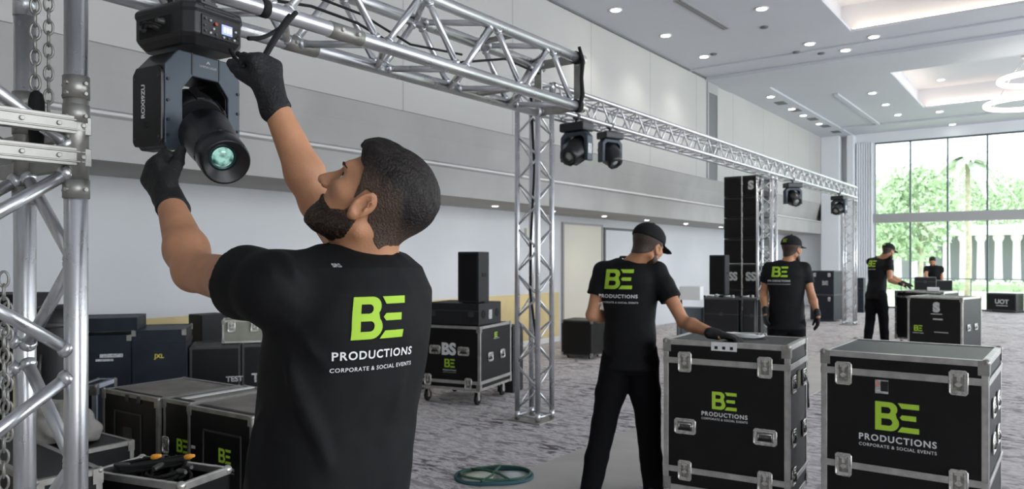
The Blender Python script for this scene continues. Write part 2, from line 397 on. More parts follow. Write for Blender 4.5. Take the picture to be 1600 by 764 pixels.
# left wall: upper wall, sloped band, ledge, fascia (one profile along Y)
def profile_wall(name, prof, y0, y1, m):
    bm = NB(); n = len(prof)
    A = [bm.verts.new((x, y0, z)) for x, z in prof]; B = [bm.verts.new((x, y1, z)) for x, z in prof]
    for i in range(n):
        bm.faces.new((A[i], A[(i+1) % n], B[(i+1) % n], B[i]))
    bm.faces.new(A); bm.faces.new(B[::-1]); bmesh.ops.recalc_face_normals(bm, faces=bm.faces[:]); return struct(name, bm, m)
profile_wall('wall_left', [(XW, 3.36), (XW, HC), (XL-.25, HC), (XL-.25, 3.36)], YB, YF, M_wall)
profile_wall('trim_1', [(XW-.02, 3.36), (XW-.10, 3.12), (XW-.16, 2.84), (XW-.02, 2.80), (XW+.03, 2.79), (XW+.03, 2.76), (XW, 2.74), (XW, 2.38), (XL-.25, 2.38), (XL-.25, 3.36)], YB, YF, M_band)
bm = NB(); box(bm, XL-.25, XL, YB, YF, 0, 2.38); struct('wall_recess', bm, M_wlow)
bm = NB(); box(bm, XL, XL+.02, YB, 12.0, .06, .93); struct('trim_2', bm, M_gold)
bm = NB(); box(bm, XL, XL+.035, YB, 12.0, 0, .10); struct('baseboard_left', bm, M_tw, bevel=.005)
def wall_door(name, y0, y1, z1, m, fr, fm):
    bm = NB(); box(bm, XL, XL+.03, y0, y1, 0, z1); o = struct(name, bm, m)
    bm = NB(); w = fr
    box(bm, XL, XL+.05, y0-w, y0, 0, z1+w); box(bm, XL, XL+.05, y1, y1+w, 0, z1+w); box(bm, XL, XL+.05, y0, y1, z1, z1+w)
    ob('door_frame', bm, fm, o)
    bm = NB(); cyl(bm, (XL+.03, y1-.12, 1.0), (XL+.09, y1-.12, 1.0), .012); cyl(bm, (XL+.085, y1-.13, .92), (XL+.085, y1-.13, 1.08), .01)
    ob('door_handle', bm, M_hw, o); return o
wall_door('door_1', 12.15, 13.6, 2.22, M_cream, .04, M_grey)
wall_door('door_2', 13.75, 15.2, 2.16, M_wlow, .05, M_dark)
wall_door('door_3', 21.6, 23.4, 2.1, M_cream, .05, M_tw)
# slot window column in the upper wall
bm = NB(); box(bm, XW-.01, XW+.03, 16.18, 16.25, 3.37, HC); box(bm, XW-.01, XW+.03, 16.75, 16.80, 3.37, HC); box(bm, XW-.01, XW+.03, 16.25, 16.75, 5.3, HC); struct('trim_4', bm, M_grey)
bm = NB(); box(bm, XW, XW+.015, 16.25, 16.75, 3.37, 5.3); struct('window_5', bm, M_dark)
# far end: window wall
def mull(name, bm, m=None): return struct(name, bm, m or M_mull)
ZT = 5.29; ZB0, ZB1 = 2.71, 3.0
bm = NB(); box(bm, XL-.25, XR, YF, YF+.25, ZT, HC); box(bm, XL-.25, -4.99, YF, YF+.25, 0, ZT); struct('wall_far', bm, M_pool)
xs = [-4.99, -3.97, -2.95, -1.92, -.89, .14, 1.17, 2.2, 3.23, 4.26, 5.29, 6.32, 7.35, 8.38]
def glassmat():
    m = bpy.data.materials.new('window_glass'); m.use_nodes = True; N = m.node_tree.nodes; L = m.node_tree.links
    N.remove(N['Principled BSDF']); o = [n for n in N if n.type == 'OUTPUT_MATERIAL'][0]
    t = N.new('ShaderNodeBsdfTransparent'); t.inputs[0].default_value = (.97, 1, .99, 1); g = N.new('ShaderNodeBsdfGlossy'); g.inputs['Roughness'].default_value = .02
    f = N.new('ShaderNodeFresnel'); f.inputs[0].default_value = 1.2; x = N.new('ShaderNodeMixShader'); L.new(f.outputs[0], x.inputs[0]); L.new(t.outputs[0], x.inputs[1]); L.new(g.outputs[0], x.inputs[2]); L.new(x.outputs[0], o.inputs[0]); return m
M_glass = glassmat()
for i in range(len(xs)-1):
    a, b = xs[i], xs[i+1]; w = .022
    bm = NB(); box(bm, a-w, a+w, YF+.03, YF+.15, 0, ZT); box(bm, b-.005, b, YF+.05, YF+.13, 0, ZT)
    box(bm, a, b, YF+.05, YF+.13, 0, .05); box(bm, a, b, YF+.05, YF+.13, ZT-.05, ZT)
    o = mull('window_%d' % (i+10), bm); bm = NB(); box(bm, a+w, b-w, YF+.085, YF+.093, .05, ZB0); g = ob('glass_pane', bm, M_glass, o)
    bm = NB(); box(bm, a+w, b-w, YF+.085, YF+.093, ZB1, ZT-.05); ob('glass_pane', bm, M_glass, o)
bm = NB(); box(bm, -5.35, XR, YF-.06, YF+.2, ZB0, ZB1); struct('trim_5', bm, M_grey, bevel=.01)
bm = NB(); box(bm, -6.505, -5.95, YF-.5, YF, 0, HC-.052); box(bm, -5.75, -5.55, YF-.35, YF, 0, HC-.052); struct('trim_6', bm, M_pool, bevel=.01)
bm = NB()
for k in range(7): box(bm, -5.5+.07*k, -5.46+.07*k, YF-.12, YF-.03, .02, ZT)
box(bm, -5.52, -5.03, YF-.07, YF-.05, .02, ZT); o = struct('trim_7', bm, mat('sheer_drape', (.85, .87, .9), .8))
# back wall of the hall, behind the camera
bm = NB(); box(bm, XL-.25, XR, YB-.2, YB, 0, HC); struct('wall_back', bm, M_wall)
bm = NB()
for y in (-4.8, 0.6, 6.0, 11.4, 16.8, 22.2): box(bm, XR-.3, XR, y, y+.5, 0, HC)
struct('wall_right', bm, M_pool)
# thermostat box on the recess wall
bm = NB(); box(bm, XW, XW+.03, YB, 16.1, HC-.03, HC-.001); struct('trim_8', bm, M_dark)
bm = NB(); tube(bm, [(XW+.02, YB, 2.775), (XW+.02, YF-.6, 2.775)], .018, 6); struct('trim_9', bm, M_tw)  # white ledge lip, its highlight put into the brighter colour
t = empty('wall_sensor', (XL, 11.0, 2.02), 0, 'small cream sensor box high on the left wall above the loudspeaker', 'sensor')
bm = NB(); box(bm, 0, .06, -.10, .10, -.08, .08); ob('housing', bm, M_cream, t, bevel=.01)
bm = NB(); lathe(bm, [(0, .045), (.05, .04), (.07, .02)], (.06, .03, 0), (1, 0, 0), 16); ob('lens', bm, M_tw, t)
# downlights
M_dl = mat('downlight_lens', (1, 1, 1), .5, emit=(1, .97, .90), estr=14)
def downlight(p, lab, grp, r=.085, spot=0):
    t = empty('ceiling_downlight', p, 0, lab, 'downlight', grp)
    bm = NB(); lathe(bm, [(0, r*1.35), (-.012, r*1.3), (-.012, r)], (0,0,0), (0,0,1), 20); o = ob('trim_ring', bm, M_tw, t)
    bm = NB(); lathe(bm, [(-.013, r*.95), (-.018, r*.6)], (0,0,0), (0,0,1), 20); ob('lamp_lens', bm, M_dl, t)
    if spot:
        l = light('downlight_lamp', 'SPOT', p+Vector((0,0,-.06)), (0,0,0), spot, (1, .95, .86), spot_size=math.radians(110), spot_blend=.8, shadow_soft_size=.08); return
rows = {'downlights in the near left part of the ceiling': [(962,15),(1040,55),(1100,88),(1190,13)],
        'downlights between the two ceiling coves': [(1265,68),(1321,78),(1365,57),(1397,94)],
        'downlights in the run close to the left wall': [(1204,151),(1237,170),(1255,180),(1280,193)],
        'downlights beside the smaller cove': [(1326,117),(1363,145),(1384,163),(1403,179),(1468,174),(1488,194)]}
for g, L_ in rows.items():
    for i, (px, py) in enumerate(L_):
        low = .05 if (px, py) in ((1204,151),(1237,170),(1255,180),(1280,193)) else 0
        p = onceil(px, py, HC-low)
        if low: p.x = min(p.x, -5.75)
        downlight(p - Vector((0,0,.001)), ['first','second','third','fourth','fifth','sixth'][i]+' from left of the white ' + g, g, spot=45 if not low else 0)
for px, py, w_ in ((1470, 124, 'nearer'), (1484, 145, 'farther')): downlight(onceil(px, py, HC+.55)-Vector((0,0,.002)), w_+' of two small recessed downlights up inside the smaller ceiling cove', 'downlights inside the smaller cove')
for i, y in enumerate((6.2, 7.6, 9.2, 10.8, 12.6, 14.4, 16.4, 18.6)):
    downlight(Vector((-7.1, y, 2.379)), ['first','second','third','fourth','fifth','sixth','seventh','eighth'][i]+' small downlight from the left in the low soffit over the wall recess', 'downlights in the low soffit', r=.05, spot=10)
# vents and ceiling details
for (a, b) in (((1058,0),(1135,45)),):
    p0 = onceil(*a); p1 = onceil(*b); t = empty('ceiling_vent', (p0+p1)/2, 0, 'long dark linear slot vent in the ceiling near the left wall', 'vent')
    d = (p1-p0)/2; d.z = 0; n = Vector((-d.y, d.x, 0)).normalized()
    bm = NB(); obox(bm, (0,0,-.006), d, n*.07, Vector((0,0,.005))); ob('vent_frame', bm, M_grey, t)
    bm = NB(); obox(bm, n*.025+Vector((0,0,-.013)), d*.98, n*.012, Vector((0,0,.002))); obox(bm, -n*.025+Vector((0,0,-.013)), d*.98, n*.012, Vector((0,0,.002))); ob('slot', bm, M_dark, t)
for i, (px, py) in enumerate(((1115,84),(1194,42),(1244,81),(1283,83),(1313,106))):
    bm = NB(); p = onceil(px, py); lathe(bm, [(0, .07), (-.02, .065), (-.03, .03)], p, (0,0,1), 16); o = ob('ceiling_sensor', bm, M_dark)
    tag(o, ['leftmost','second from left','middle','fourth from left','rightmost'][i]+' of five small dark round detectors on the white ceiling', 'detector', 'dark ceiling detectors')
for i, (px, py) in enumerate(((1220,161),(1243,172),(1270,186),(1290,197),(1315,205))):
    bm = NB(); p = onceil(px, py, HC-.05); p.x = min(p.x, -5.85); box(bm, p.x-.12, p.x+.12, p.y-.2, p.y+.2, HC-.06, HC-.051); o = ob('air_vent', bm, M_dark)
    tag(o, ['nearest','second','third','fourth','farthest'][i]+' of five dark rectangular air vents in the ceiling along the left wall', 'vent', 'dark air vents near the left wall')
# ring chandeliers
M_ring = mat('ring_led', (1, 1, 1), .4, emit=(1, .94, .82), estr=3)
def ring(px, py, D, R, lab):
    c = at(px, py, D); t = empty('ring_chandelier', c, 0, lab, 'chandelier', 'ring chandeliers')
    bm = NB(); n = 64
    tube(bm, [(R*math.cos(2*PI*k/n), R*math.sin(2*PI*k/n), 0) for k in range(n)], .045, 10, closed=True); ob('light_ring', bm, M_ring, t)
    bm = NB()
    for a in (.5, 2.6, 4.7): cyl(bm, (R*math.cos(a), R*math.sin(a), .03), (R*math.cos(a)*.1, R*math.sin(a)*.1, HC-c.z), .006, 6)
    ob('hanging_wire', bm, M_hw, t); bm = NB(); lathe(bm, [(HC-c.z-.05, .1), (HC-c.z-.001, .12)], (0,0,0), (0,0,1), 20); ob('ceiling_rose', bm, M_tw, t)
ring(1606, 161, 15, .72, 'larger lower glowing ring chandelier at the right edge of the photo')
ring(1628, 122, 14.2, .68, 'upper glowing ring chandelier at the right edge of the photo')
# ------------------------------------------------------------------ outside
M_grass = mat('lawn', (.52, .59, .40), .9, var=.25, vscale=1.5, bump=.4, bscale=20); M_path = mat('pale_paving', (.7, .68, .65), .8)
bm = NB(); box(bm, -40, 50, YF+.3, 90, -.32, -.12); struct('ground', bm, M_grass)
bm = NB(); box(bm, -40, 50, YF+.3, YF+2.2, -.12, -.06); struct('terrace_path', bm, M_path)
bm = NB(); box(bm, XR, XR+16, YB-10, YF+.2, -.32, -.12); struct('side_terrace', bm, M_path)
M_leaf = [mat('leaf_%s' % n, c, .7, var=.3, vscale=3) for n, c in (('pale', (.60, .67, .50)), ('mid', (.44, .56, .37)), ('grey', (.64, .70, .62)))]  # leaf colours paled to carry the outdoor haze and glare
M_bark = mat('pale_bark', (.55, .48, .40), .9, var=.2, vscale=6)
def leafmesh(name, blobs, n, size, m, parent):
    cs = np.random.choice(len(blobs), n, p=np.array([b[3]**2 for b in blobs])/sum(b[3]**2 for b in blobs))
    B = np.array(blobs)[cs]; d = np.random.normal(size=(n, 3)); d /= np.linalg.norm(d, axis=1)[:,None]
    c = B[:,:3] + d*(B[:,3]*np.random.uniform(.55, 1, n))[:,None]
    u = np.random.normal(size=(n, 3)); u /= np.linalg.norm(u, axis=1)[:,None]; w = np.cross(u, np.random.normal(size=(n, 3))); w /= np.linalg.norm(w, axis=1)[:,None]
    s = size*np.random.uniform(.6, 1.3, (n, 1)); v = np.stack([c-u*s, c+w*s*.5, c+u*s, c-w*s*.5], 1).reshape(-1, 3)
    me = bpy.data.meshes.new(name); me.from_pydata(v.tolist(), [], np.arange(n*4).reshape(-1, 4).tolist()); me.materials.append(m)
    o = bpy.data.objects.new(name, me); link(o, parent); return o
def tree(px, D, h, r, lab, mi, n=2600, trunk=.11, low=.45, group='leafy trees outside the windows'):
    p = atz(px, -.12, D); t = empty('garden_tree', p, 0, lab, 'tree', group)
    bm = NB(); tube(bm, [(0,0,0), (.08,.05,h*.3), (-.05,.1,h*.55), (0,0,h*.8)], [trunk, trunk*.8, trunk*.6, trunk*.3], 9)
    for a in range(5):
        q = a*1.3; tube(bm, [(0,.05,h*.42), (math.cos(q)*r*.5, math.sin(q)*r*.5, h*.65)], [trunk*.4, trunk*.15], 6)
    ob('trunk', bm, M_bark, t)
    bl = [(random.uniform(-r,r)*.7, random.uniform(-r,r)*.7, h*(low+(1-low)*random.random()), r*random.uniform(.35,.6)) for _ in range(14)]
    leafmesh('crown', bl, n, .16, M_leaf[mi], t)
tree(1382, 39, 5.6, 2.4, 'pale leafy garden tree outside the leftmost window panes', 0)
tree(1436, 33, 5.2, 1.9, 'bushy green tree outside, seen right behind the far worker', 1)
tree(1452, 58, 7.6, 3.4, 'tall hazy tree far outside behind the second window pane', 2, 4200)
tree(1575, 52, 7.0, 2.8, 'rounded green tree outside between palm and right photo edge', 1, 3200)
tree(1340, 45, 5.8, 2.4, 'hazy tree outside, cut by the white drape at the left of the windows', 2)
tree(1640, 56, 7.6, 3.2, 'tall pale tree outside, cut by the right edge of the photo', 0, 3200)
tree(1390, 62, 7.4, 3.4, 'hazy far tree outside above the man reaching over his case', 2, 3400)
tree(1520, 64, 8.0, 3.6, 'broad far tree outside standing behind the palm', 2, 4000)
# palm
p = atz(1512, -.12, 34); t = empty('palm_tree', p, 0, 'tall palm with a slim pale trunk outside the windows', 'palm tree')
bm = NB(); tube(bm, [(0,0,0), (.05,0,2), (0,.1,4), (0,0,6.1)], [.15,.12,.11,.10], 10); ob('trunk', bm, M_bark, t)
bm = NB()
for k in range(26):
    a = k*2.4; el = random.uniform(-.2, 1.2); L_ = random.uniform(1.5, 2.1); dirx = Vector((math.cos(a), math.sin(a), 0)); side = Vector((-dirx.y, dirx.x, 0)); prev = None
    for j in range(9):
        s_ = j/8; q = Vector((0,0,6.1)) + dirx*L_*s_*math.cos(el*.6) + Vector((0,0, L_*(math.sin(el)*s_ - .9*s_*s_))); w = .22*math.sin(PI*min(1, s_*.9+.08))
        cur = (bm.verts.new(q+side*w-Vector((0,0,w*.5))), bm.verts.new(q), bm.verts.new(q-side*w-Vector((0,0,w*.5))))
        if prev: bm.faces.new((prev[0], cur[0], cur[1], prev[1])); bm.faces.new((prev[1], cur[1], cur[2], prev[2]))
        prev = cur
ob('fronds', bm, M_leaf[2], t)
# hedges and colonnade building
bl = [(x*.5, random.uniform(-.3,.3), .25, .38) for x in range(-46, 60)]
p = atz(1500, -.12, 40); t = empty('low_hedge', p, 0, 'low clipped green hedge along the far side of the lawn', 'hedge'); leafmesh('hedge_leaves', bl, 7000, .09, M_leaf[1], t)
bm = NB(); box(bm, -23, 30, -.25, .25, 0, .35); ob('hedge_core', bm, M_leaf[1], t)
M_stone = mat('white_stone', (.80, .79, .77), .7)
p = atz(1575, -.12, 44); t = empty('colonnade', p, 0, 'white colonnade building across the lawn behind the trees', 'building')
bm = NB(); box(bm, -8, 8, 0, 3, 3.3, 3.7); box(bm, -8, 8, -.2, .2, 3.1, 3.3); ob('entablature', bm, M_stone, t); bm = NB(); box(bm, -8, 8, -.3, 3, 0, .3); ob('plinth', bm, M_stone, t)
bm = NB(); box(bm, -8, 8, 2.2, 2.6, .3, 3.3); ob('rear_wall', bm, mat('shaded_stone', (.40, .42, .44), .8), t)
for k in range(18):
    x = -7.6+.89*k; bm = NB(); lathe(bm, [(.3,.3),(.38,.3),(.45,.22),(2.7,.19),(2.85,.28),(2.95,.3),(3.1,.3)], (x, .2, 0), (0,0,1), 14); ob('column', bm, M_stone, t)
# garden rail outside
t = empty('garden_rail', (0, YF+3.0, -.06), 0, 'thin dark guard rail outside at knee height in front of the lawn', 'railing')
bm = NB(); cyl(bm, (-9, 0, .95), (10, 0, .95), .02, 8); ob('top_rail', bm, M_mull, t)
for k in range(10):
    bm = NB(); cyl(bm, (-8.9+2.1*k, 0, 0), (-8.9+2.1*k, 0, .95), .018, 8); ob('post', bm, M_mull, t)
# ------------------------------------------------------------------ trusses
def make_truss(name, p0, axis, L, sec, e1, e2, rch, rbr, bay, label, cat, group=None, phase=0.0, faces=(0,1,2,3), seed_end=.08):
    """box truss from p0 along axis; e1, e2 are the section's unit directions"""
    axis = Vector(axis); e1 = Vector(e1); e2 = Vector(e2); t = empty(name, p0, 0, label, cat, group); h = sec/2
    cor = [e1*h+e2*h, e1*h-e2*h, -e1*h-e2*h, -e1*h+e2*h]
    for c in cor:
        bm = NB(); cyl(bm, c, c+axis*L, rch, 20)
        for q in (0, L):                    # sleeve at both ends
            s = 1 if q == 0 else -1; cyl(bm, c+axis*(q), c+axis*(q+s*.07), rch*1.06, 20)
        ob('chord', bm, M_alu, t)
    br = []
    for fi in faces:
        A, B = cor[fi], cor[(fi+1) % 4]; ph = phase if fi % 2 == 0 else phase + bay*.5*0
        a = seed_end; side = fi % 2
        n = int((L-2*seed_end)/(bay/2)); st = (L-2*seed_end)/max(n, 1)
        for i in range(n):
            P, Q = (A, B) if (i+side) % 2 == 0 else (B, A); br.append((P+axis*(a+i*st+.012), Q+axis*(a+(i+1)*st-.012)))
        for q in (.03, L-.03): br.append((A+axis*q, B+axis*q))
    camp = Vector((0,0,CAMZ)); P0 = Vector(p0)
    br.sort(key=lambda b: (P0+(b[0]+b[1])/2-camp).length)
    rest = NB(); nr = 0
    for i, (a, b) in enumerate(br):
        d = (b-a).normalized()
        if i < 92:
            bm = NB(); cyl(bm, a, b, rbr, 12)
            if rch > .02 and (P0-camp).length < 4.5:   # weld collars on the near trusses
                for q, s in ((a, 1), (b, -1)): lathe(bm, [(0, rbr*1.35), (.006, rbr*1.4), (.014, rbr*1.02)], q+d*s*rch*1.05, d*s, 12)
            ob('brace', bm, M_alu, t)
        else: cyl(rest, a, b, rbr, 6); nr += 1
    if nr: o = ob('brace', rest, M_alu, t); o['kind'] = 'stuff'
    else: rest.free()
    return t
X, Y_, Z = Vector((1,0,0)), Vector((0,1,0)), Vector((0,0,1))
BX, BZ = -2.09, 2.433
# main beam over the rigger
beam = make_truss('lighting_truss', (BX, .30, BZ), Y_, 2.97, .24, X, Z, .0255, .0130, .405, 'bright aluminium box truss running overhead from top left to its open end at upper centre', 'truss')
for sx in (-1, 1): bm = NB(); obox(bm, (sx*.12, 2.93, 0), Vector((.022,0,0)), Vector((0,.004,0)), Vector((0,0,.12))); ob('end_plate', bm, M_alud, beam)
for sz in (-1, 1):
    bm = NB(); obox(bm, (0, 2.93, sz*.12), Vector((.12,0,0)), Vector((0,.004,0)), Vector((0,0,.022))); ob('end_plate', bm, M_alud, beam)
    bm = NB(); obox(bm, (0, 2.42, sz*.12), Vector((.12,0,0)), Vector((0,.02,0)), Vector((0,0,.006))); ob('cross_plate', bm, M_alud, beam)
for yy in (1.42, ):                          # spigot joint between two beam sections
    for sx in (-1, 1):
        for sz in (-1, 1):
            bm = NB(); cyl(bm, (sx*.12, yy-.07, sz*.12), (sx*.12, yy+.07, sz*.12), .0275, 20)
            for q in (-.035, .035): cyl(bm, (sx*.12-.036, yy+q, sz*.12), (sx*.12+.036, yy+q, sz*.12), .006, 8)
            ob('spigot', bm, M_alud, beam)
# near left tower
TX, TY = -2.12, .71
tower = make_truss('truss_tower', (TX, TY, .035), Z, 2.24, .30, X, Y_, .0268, .0155, .5, 'large upright truss tower with welded braces at the left edge of the photo', 'truss tower', faces=())
hs = .15; camp = Vector((0,0,CAMZ))
def tb(a, b):
    bm = NB(); a = Vector(a); b = Vector(b); d = (b-a).normalized(); cyl(bm, a, b, .0155, 16)
    for q, s in ((a, 1), (b, -1)): lathe(bm, [(0, .021), (.012, .0215), (.022, .016)], q+d*s*.02, d*s, 14)
    ob('brace', bm, M_alu, tower)
for k in range(-3, 2):                       # window-side face and right face zigzags, skipping the joint sleeve
    zc = 1.545+.5*k - .035; 
    for (za, zb) in ((zc+.01, zc-.25+.01), (zc-.01, zc+.25-.01)):
        if -.0 < zb+.035 < 1.80 or zb+.035 > 1.96:
            if zb > 0 and zb < 2.2: tb((hs, hs, za), (-hs, hs, zb)); tb((hs, -hs, za), (-hs, -hs, zb))
    zc = 1.295+.5*k - .035
    for (za, zb) in ((zc+.02, zc+.25-.02), (zc-.02, zc-.25+.02)):
        if 0 < zb < 1.77 or 1.95 < zb < 2.2: tb((hs, hs, za), (hs, -hs, zb)); tb((-hs, hs, za), (-hs, -hs, zb))
for (zz) in (1.877, 1.80):                   # rectangular joint bars
    bm = NB(); obox(bm, (hs+.012, -.20, zz-.035), Vector((.014,0,0)), Vector((0,.375,0)), Vector((0,0,.022)))
    for q in (-.3, .02, .10, .155): cyl(bm, (hs+.026, q, zz-.035), (hs+.031, q, zz-.035), .006, 8)
    obox(bm, (hs+.0265, -.20, zz-.035+.012), Vector((.0015,0,0)), Vector((0,.36,0)), Vector((0,0,.0025))); obox(bm, (hs+.0265, -.20, zz-.035-.012), Vector((.0015,0,0)), Vector((0,.36,0)), Vector((0,0,.0025)))
    ob('joint_bar', bm, M_alud, tower, bevel=.003)
    bm = NB(); obox(bm, (-.10, hs+.012, zz-.04), Vector((.225,0,0)), Vector((0,.012,0)), Vector((0,0,.02))); ob('joint_bar', bm, M_alud, tower, bevel=.003)
for cx, cy in ((hs, hs), (-hs, hs), (hs, -hs), (-hs, -hs)):   # bolted sleeve collars
    bm = NB()
    for z0, z1 in ((1.70, 1.745), (1.885, 1.93), (1.945, 2.0)): cyl(bm, (cx, cy, z0-.035), (cx, cy, z1-.035), .0305, 24)
    cyl(bm, (cx, cy, 1.70), (cx, cy, 1.96), .0282, 24)
    for z in (1.72, 1.90, 1.955, 1.98):
        for an in (.2, 1.9, 3.6, 5.2): cyl(bm, (cx+.026*math.cos(an), cy+.026*math.sin(an), z-.035), (cx+.038*math.cos(an), cy+.038*math.sin(an), z-.035), .0045, 8)
    ob('sleeve', bm, M_alud, tower)
bm = NB(); box(bm, -.28, .28, -.28, .28, -.035, -.022); box(bm, -.2, .2, -.2, .2, -.022, .0); ob('base_plate', bm, M_alud, tower, bevel=.004)
# middle tower and the long truss towards the windows
CX = -4.15
mid = make_truss('truss_tower', (CX, 6.0, .02), Z, 3.24, .24, X, Y_, .025, .010, .42, 'upright square truss tower standing on the carpet in the middle of the photo', 'truss tower')
bm = NB(); box(bm, -.19, .19, -.19, .19, -.02, -.008); ob('base_plate', bm, M_alud, mid, bevel=.003)
bm = NB(); tube(bm, [(.02,-.1,3.2), (.04,-.06,2.4), (-.03,-.02,1.7), (-.05,0,1.2), (.0,.02,.8), (.02,.0,.4), (.0,.05,.02)], .012, 8)
o = ob('black_cable', bm, M_blkr); o.location = (CX, 6.0, .02); tag(o, 'black cable running down inside the middle truss tower', 'cable')
far = make_truss('lighting_truss', (CX, 6.15, 3.13), Y_, 13.1, .24, X, Z, .025, .010, .42, 'long thin box truss receding from the middle tower to the window wall', 'truss')
for y, lab in ((13.0, 'slim truss leg beside the black loudspeaker tower'), (19.1, 'slim truss leg at the far end of the long truss by the windows')):
    l_ = make_truss('truss_upright', (CX, y, .02), Z, 2.95, .24, X, Y_, .025, .010, .42, lab, 'truss upright')
    bm = NB(); box(bm, -.19, .19, -.19, .19, -.02, -.008); ob('base_plate', bm, M_alud, l_)
# chains in the near tower
def chain(x, y, z1, z0, lab, R=.0125, r=.0032, name='hoist_chain'):
    bm = NB(); z = z1; k = 0; n = 14
    while z > z0:
        a, b = (Vector((1,0,0)), Vector((0,0,1))) if k % 2 == 0 else (Vector((0,1,0)), Vector((0,0,1)))
        q = YAW + .5; a = Vector((a.x*math.cos(q)-a.y*math.sin(q), a.x*math.sin(q)+a.y*math.cos(q), 0))
        tube(bm, [Vector((0,0,z-z1)) + a*R*.72*math.cos(2*PI*i/n) + b*R*1.35*math.sin(2*PI*i/n) for i in range(n)], r, 7, closed=True)
        z -= R*1.35*2-2*r*1.1; k += 1
    o = ob(name, bm, M_alud); o.location = (x, y, z1); tag(o, lab, 'chain'); return o
def xyat(px, D): p = at(px, 405, D); return p.x, p.y
chain(*xyat(55, 1.92), 2.26, 1.90, 'left one of two steel chains hanging at top left inside the truss tower', .0150, .0036)
chain(*xyat(76, 1.98), 2.28, 1.78, 'right one of two steel chains hanging at top left inside the truss tower', .0140, .0034)
chain(*xyat(6, 1.88), 1.50, .98, 'steel chain dangling low at the left edge of the photo', .0145, .0034)
chain(*xyat(12, 1.93), 1.42, 1.10, 'short steel chain beside the dangling one at the left edge, low in the photo', .0145, .0034)
p = at(57, 145, 1.915); t = empty('chain_sleeve', (p.x, p.y, 1.82), 0, 'black fabric chain bag hanging on the left hoist chain', 'chain bag')
bm = NB(); lathe(bm, [(0,.004),(.005,.015),(.06,.0185),(.13,.0185),(.15,.014),(.158,.006)], (0,0,0), (0,0,1), 18); ob('bag', bm, M_blkr, t)
# black strap at the open end of the main beam
bm = NB(); tube(bm, [(BX+.145, 3.2, 2.60), (BX+.16, 3.21, 2.53), (BX+.150, 3.215, 2.45), (BX+.158, 3.21, 2.36), (BX+.148, 3.20, 2.31)], [.008,.011,.009,.012,.008], 8); cyl(bm, (BX+.12, 3.2, 2.553), (BX+.12, 3.235, 2.553), .031, 18); cyl(bm, (BX+.12, 3.2, 2.313), (BX+.12, 3.235, 2.313), .031, 18)
o = ob('safety_strap', bm, M_blkr); tag(o, 'black strap tied around the open end of the overhead truss', 'strap')
# cables lying in the beam
bm = NB(); pts = [(BX+.13*math.sin(i*.9)*.6, .7+i*.25, BZ+.04*math.sin(i*1.7)-.02) for i in range(10)]
tube(bm, pts, .0055, 7); tube(bm, [(x+.02, y, z+.03) for x, y, z in pts[:8]], .005, 7); o = ob('power_cable', bm, M_blkr); tag(o, 'thin black cables laid along inside the overhead truss', 'cable')
# ------------------------------------------------------------------ moving head being rigged
def cpt(px, py, D): return at(px, py, D)
FA = math.radians(60)                        # fixture heading relative to the camera plane
fx = cdir(math.cos(FA), math.sin(FA)); fy = cdir(-math.sin(FA), math.cos(FA))      # width axis (right), depth axis (away)
corner = at(297, 40, 1.93); 
base_c = corner + fx*.0875 + fy*.12; base_c.z = 0
fxt = empty('moving_head_light', (base_c.x, base_c.y, 2.11), math.atan2(fx.y, fx.x), 'large black moving head stage light held up under the truss by the rigger', 'stage light')
def chamfer_poly(x0, x1, y0, y1, c): return [(x0+c,y0),(x1-c,y0),(x1,y0+c),(x1,y1-c),(x1-c,y1),(x0+c,y1),(x0,y1-c),(x0,y0+c)]
# local frame: x right along the control panel face, y away, z up
W2, D2, Hb = .094, .12, .112
bm = NB(); o0 = Vector((0,0,0))
levels = [(0, .82), (.018, .95), (.028, 1.0), (.082, 1.0), (.09, 1.03), (.102, 1.03), (.112, .94)]
rings = []
for z, s in levels: rings.append([bm.verts.new((x*s, y*s, z)) for x, y in chamfer_poly(-W2, W2, -D2, D2, .025)])
for A, B in zip(rings[:-1], rings[1:]):
    for k in range(8): bm.faces.new((A[k], A[(k+1)%8], B[(k+1)%8], B[k]))
bm.faces.new(rings[0][::-1]); bm.faces.new(rings[-1]); ob('base_housing', bm, M_fix, fxt, bevel=.004)
# control panel with display and keys on the front face (-y)
bm = NB(); box(bm, -.055, .066, -D2-.004, -D2+.002, .024, .080); cp = ob('control_panel', bm, M_blk, fxt, bevel=.003)
bm = NB(); box(bm, .006, .040, -D2-.0055, -D2-.0035, .040, .066); ob('display', bm, mat('display_glow', (.3, .35, .6), .3, emit=(.35, .42, .9), estr=.6), cp)
for i in range(3):
    bm = NB(); box(bm, .012+.0095*i, .018+.0095*i, -D2-.0062, -D2-.0052, .046, .060); ob('display_icon', bm, mat('display_white', (.9,.9,.9), .4, emit=(1,1,1), estr=.7), cp)
for i, (x, z) in enumerate([(-.045,.068),(-.03,.066),(-.047,.05),(-.02,.046),(-.045,.036),(-.03,.034),(-.012,.034),(.05,.055),(.056,.04),(.012,.032),(.028,.032),(.046,.032)]):
    bm = NB(); cyl(bm, (x, -D2-.003, z), (x, -D2-.008, z), .0030, 12); ob('key', bm, M_wprnt if i % 2 else M_hwd, cp)
bm = NB(); cyl(bm, (-.014, -D2-.003, .060), (-.014, -D2-.010, .060), .0045, 14); ob('rotary_knob', bm, mat('red_knob', (.35,.03,.02), .4), cp)
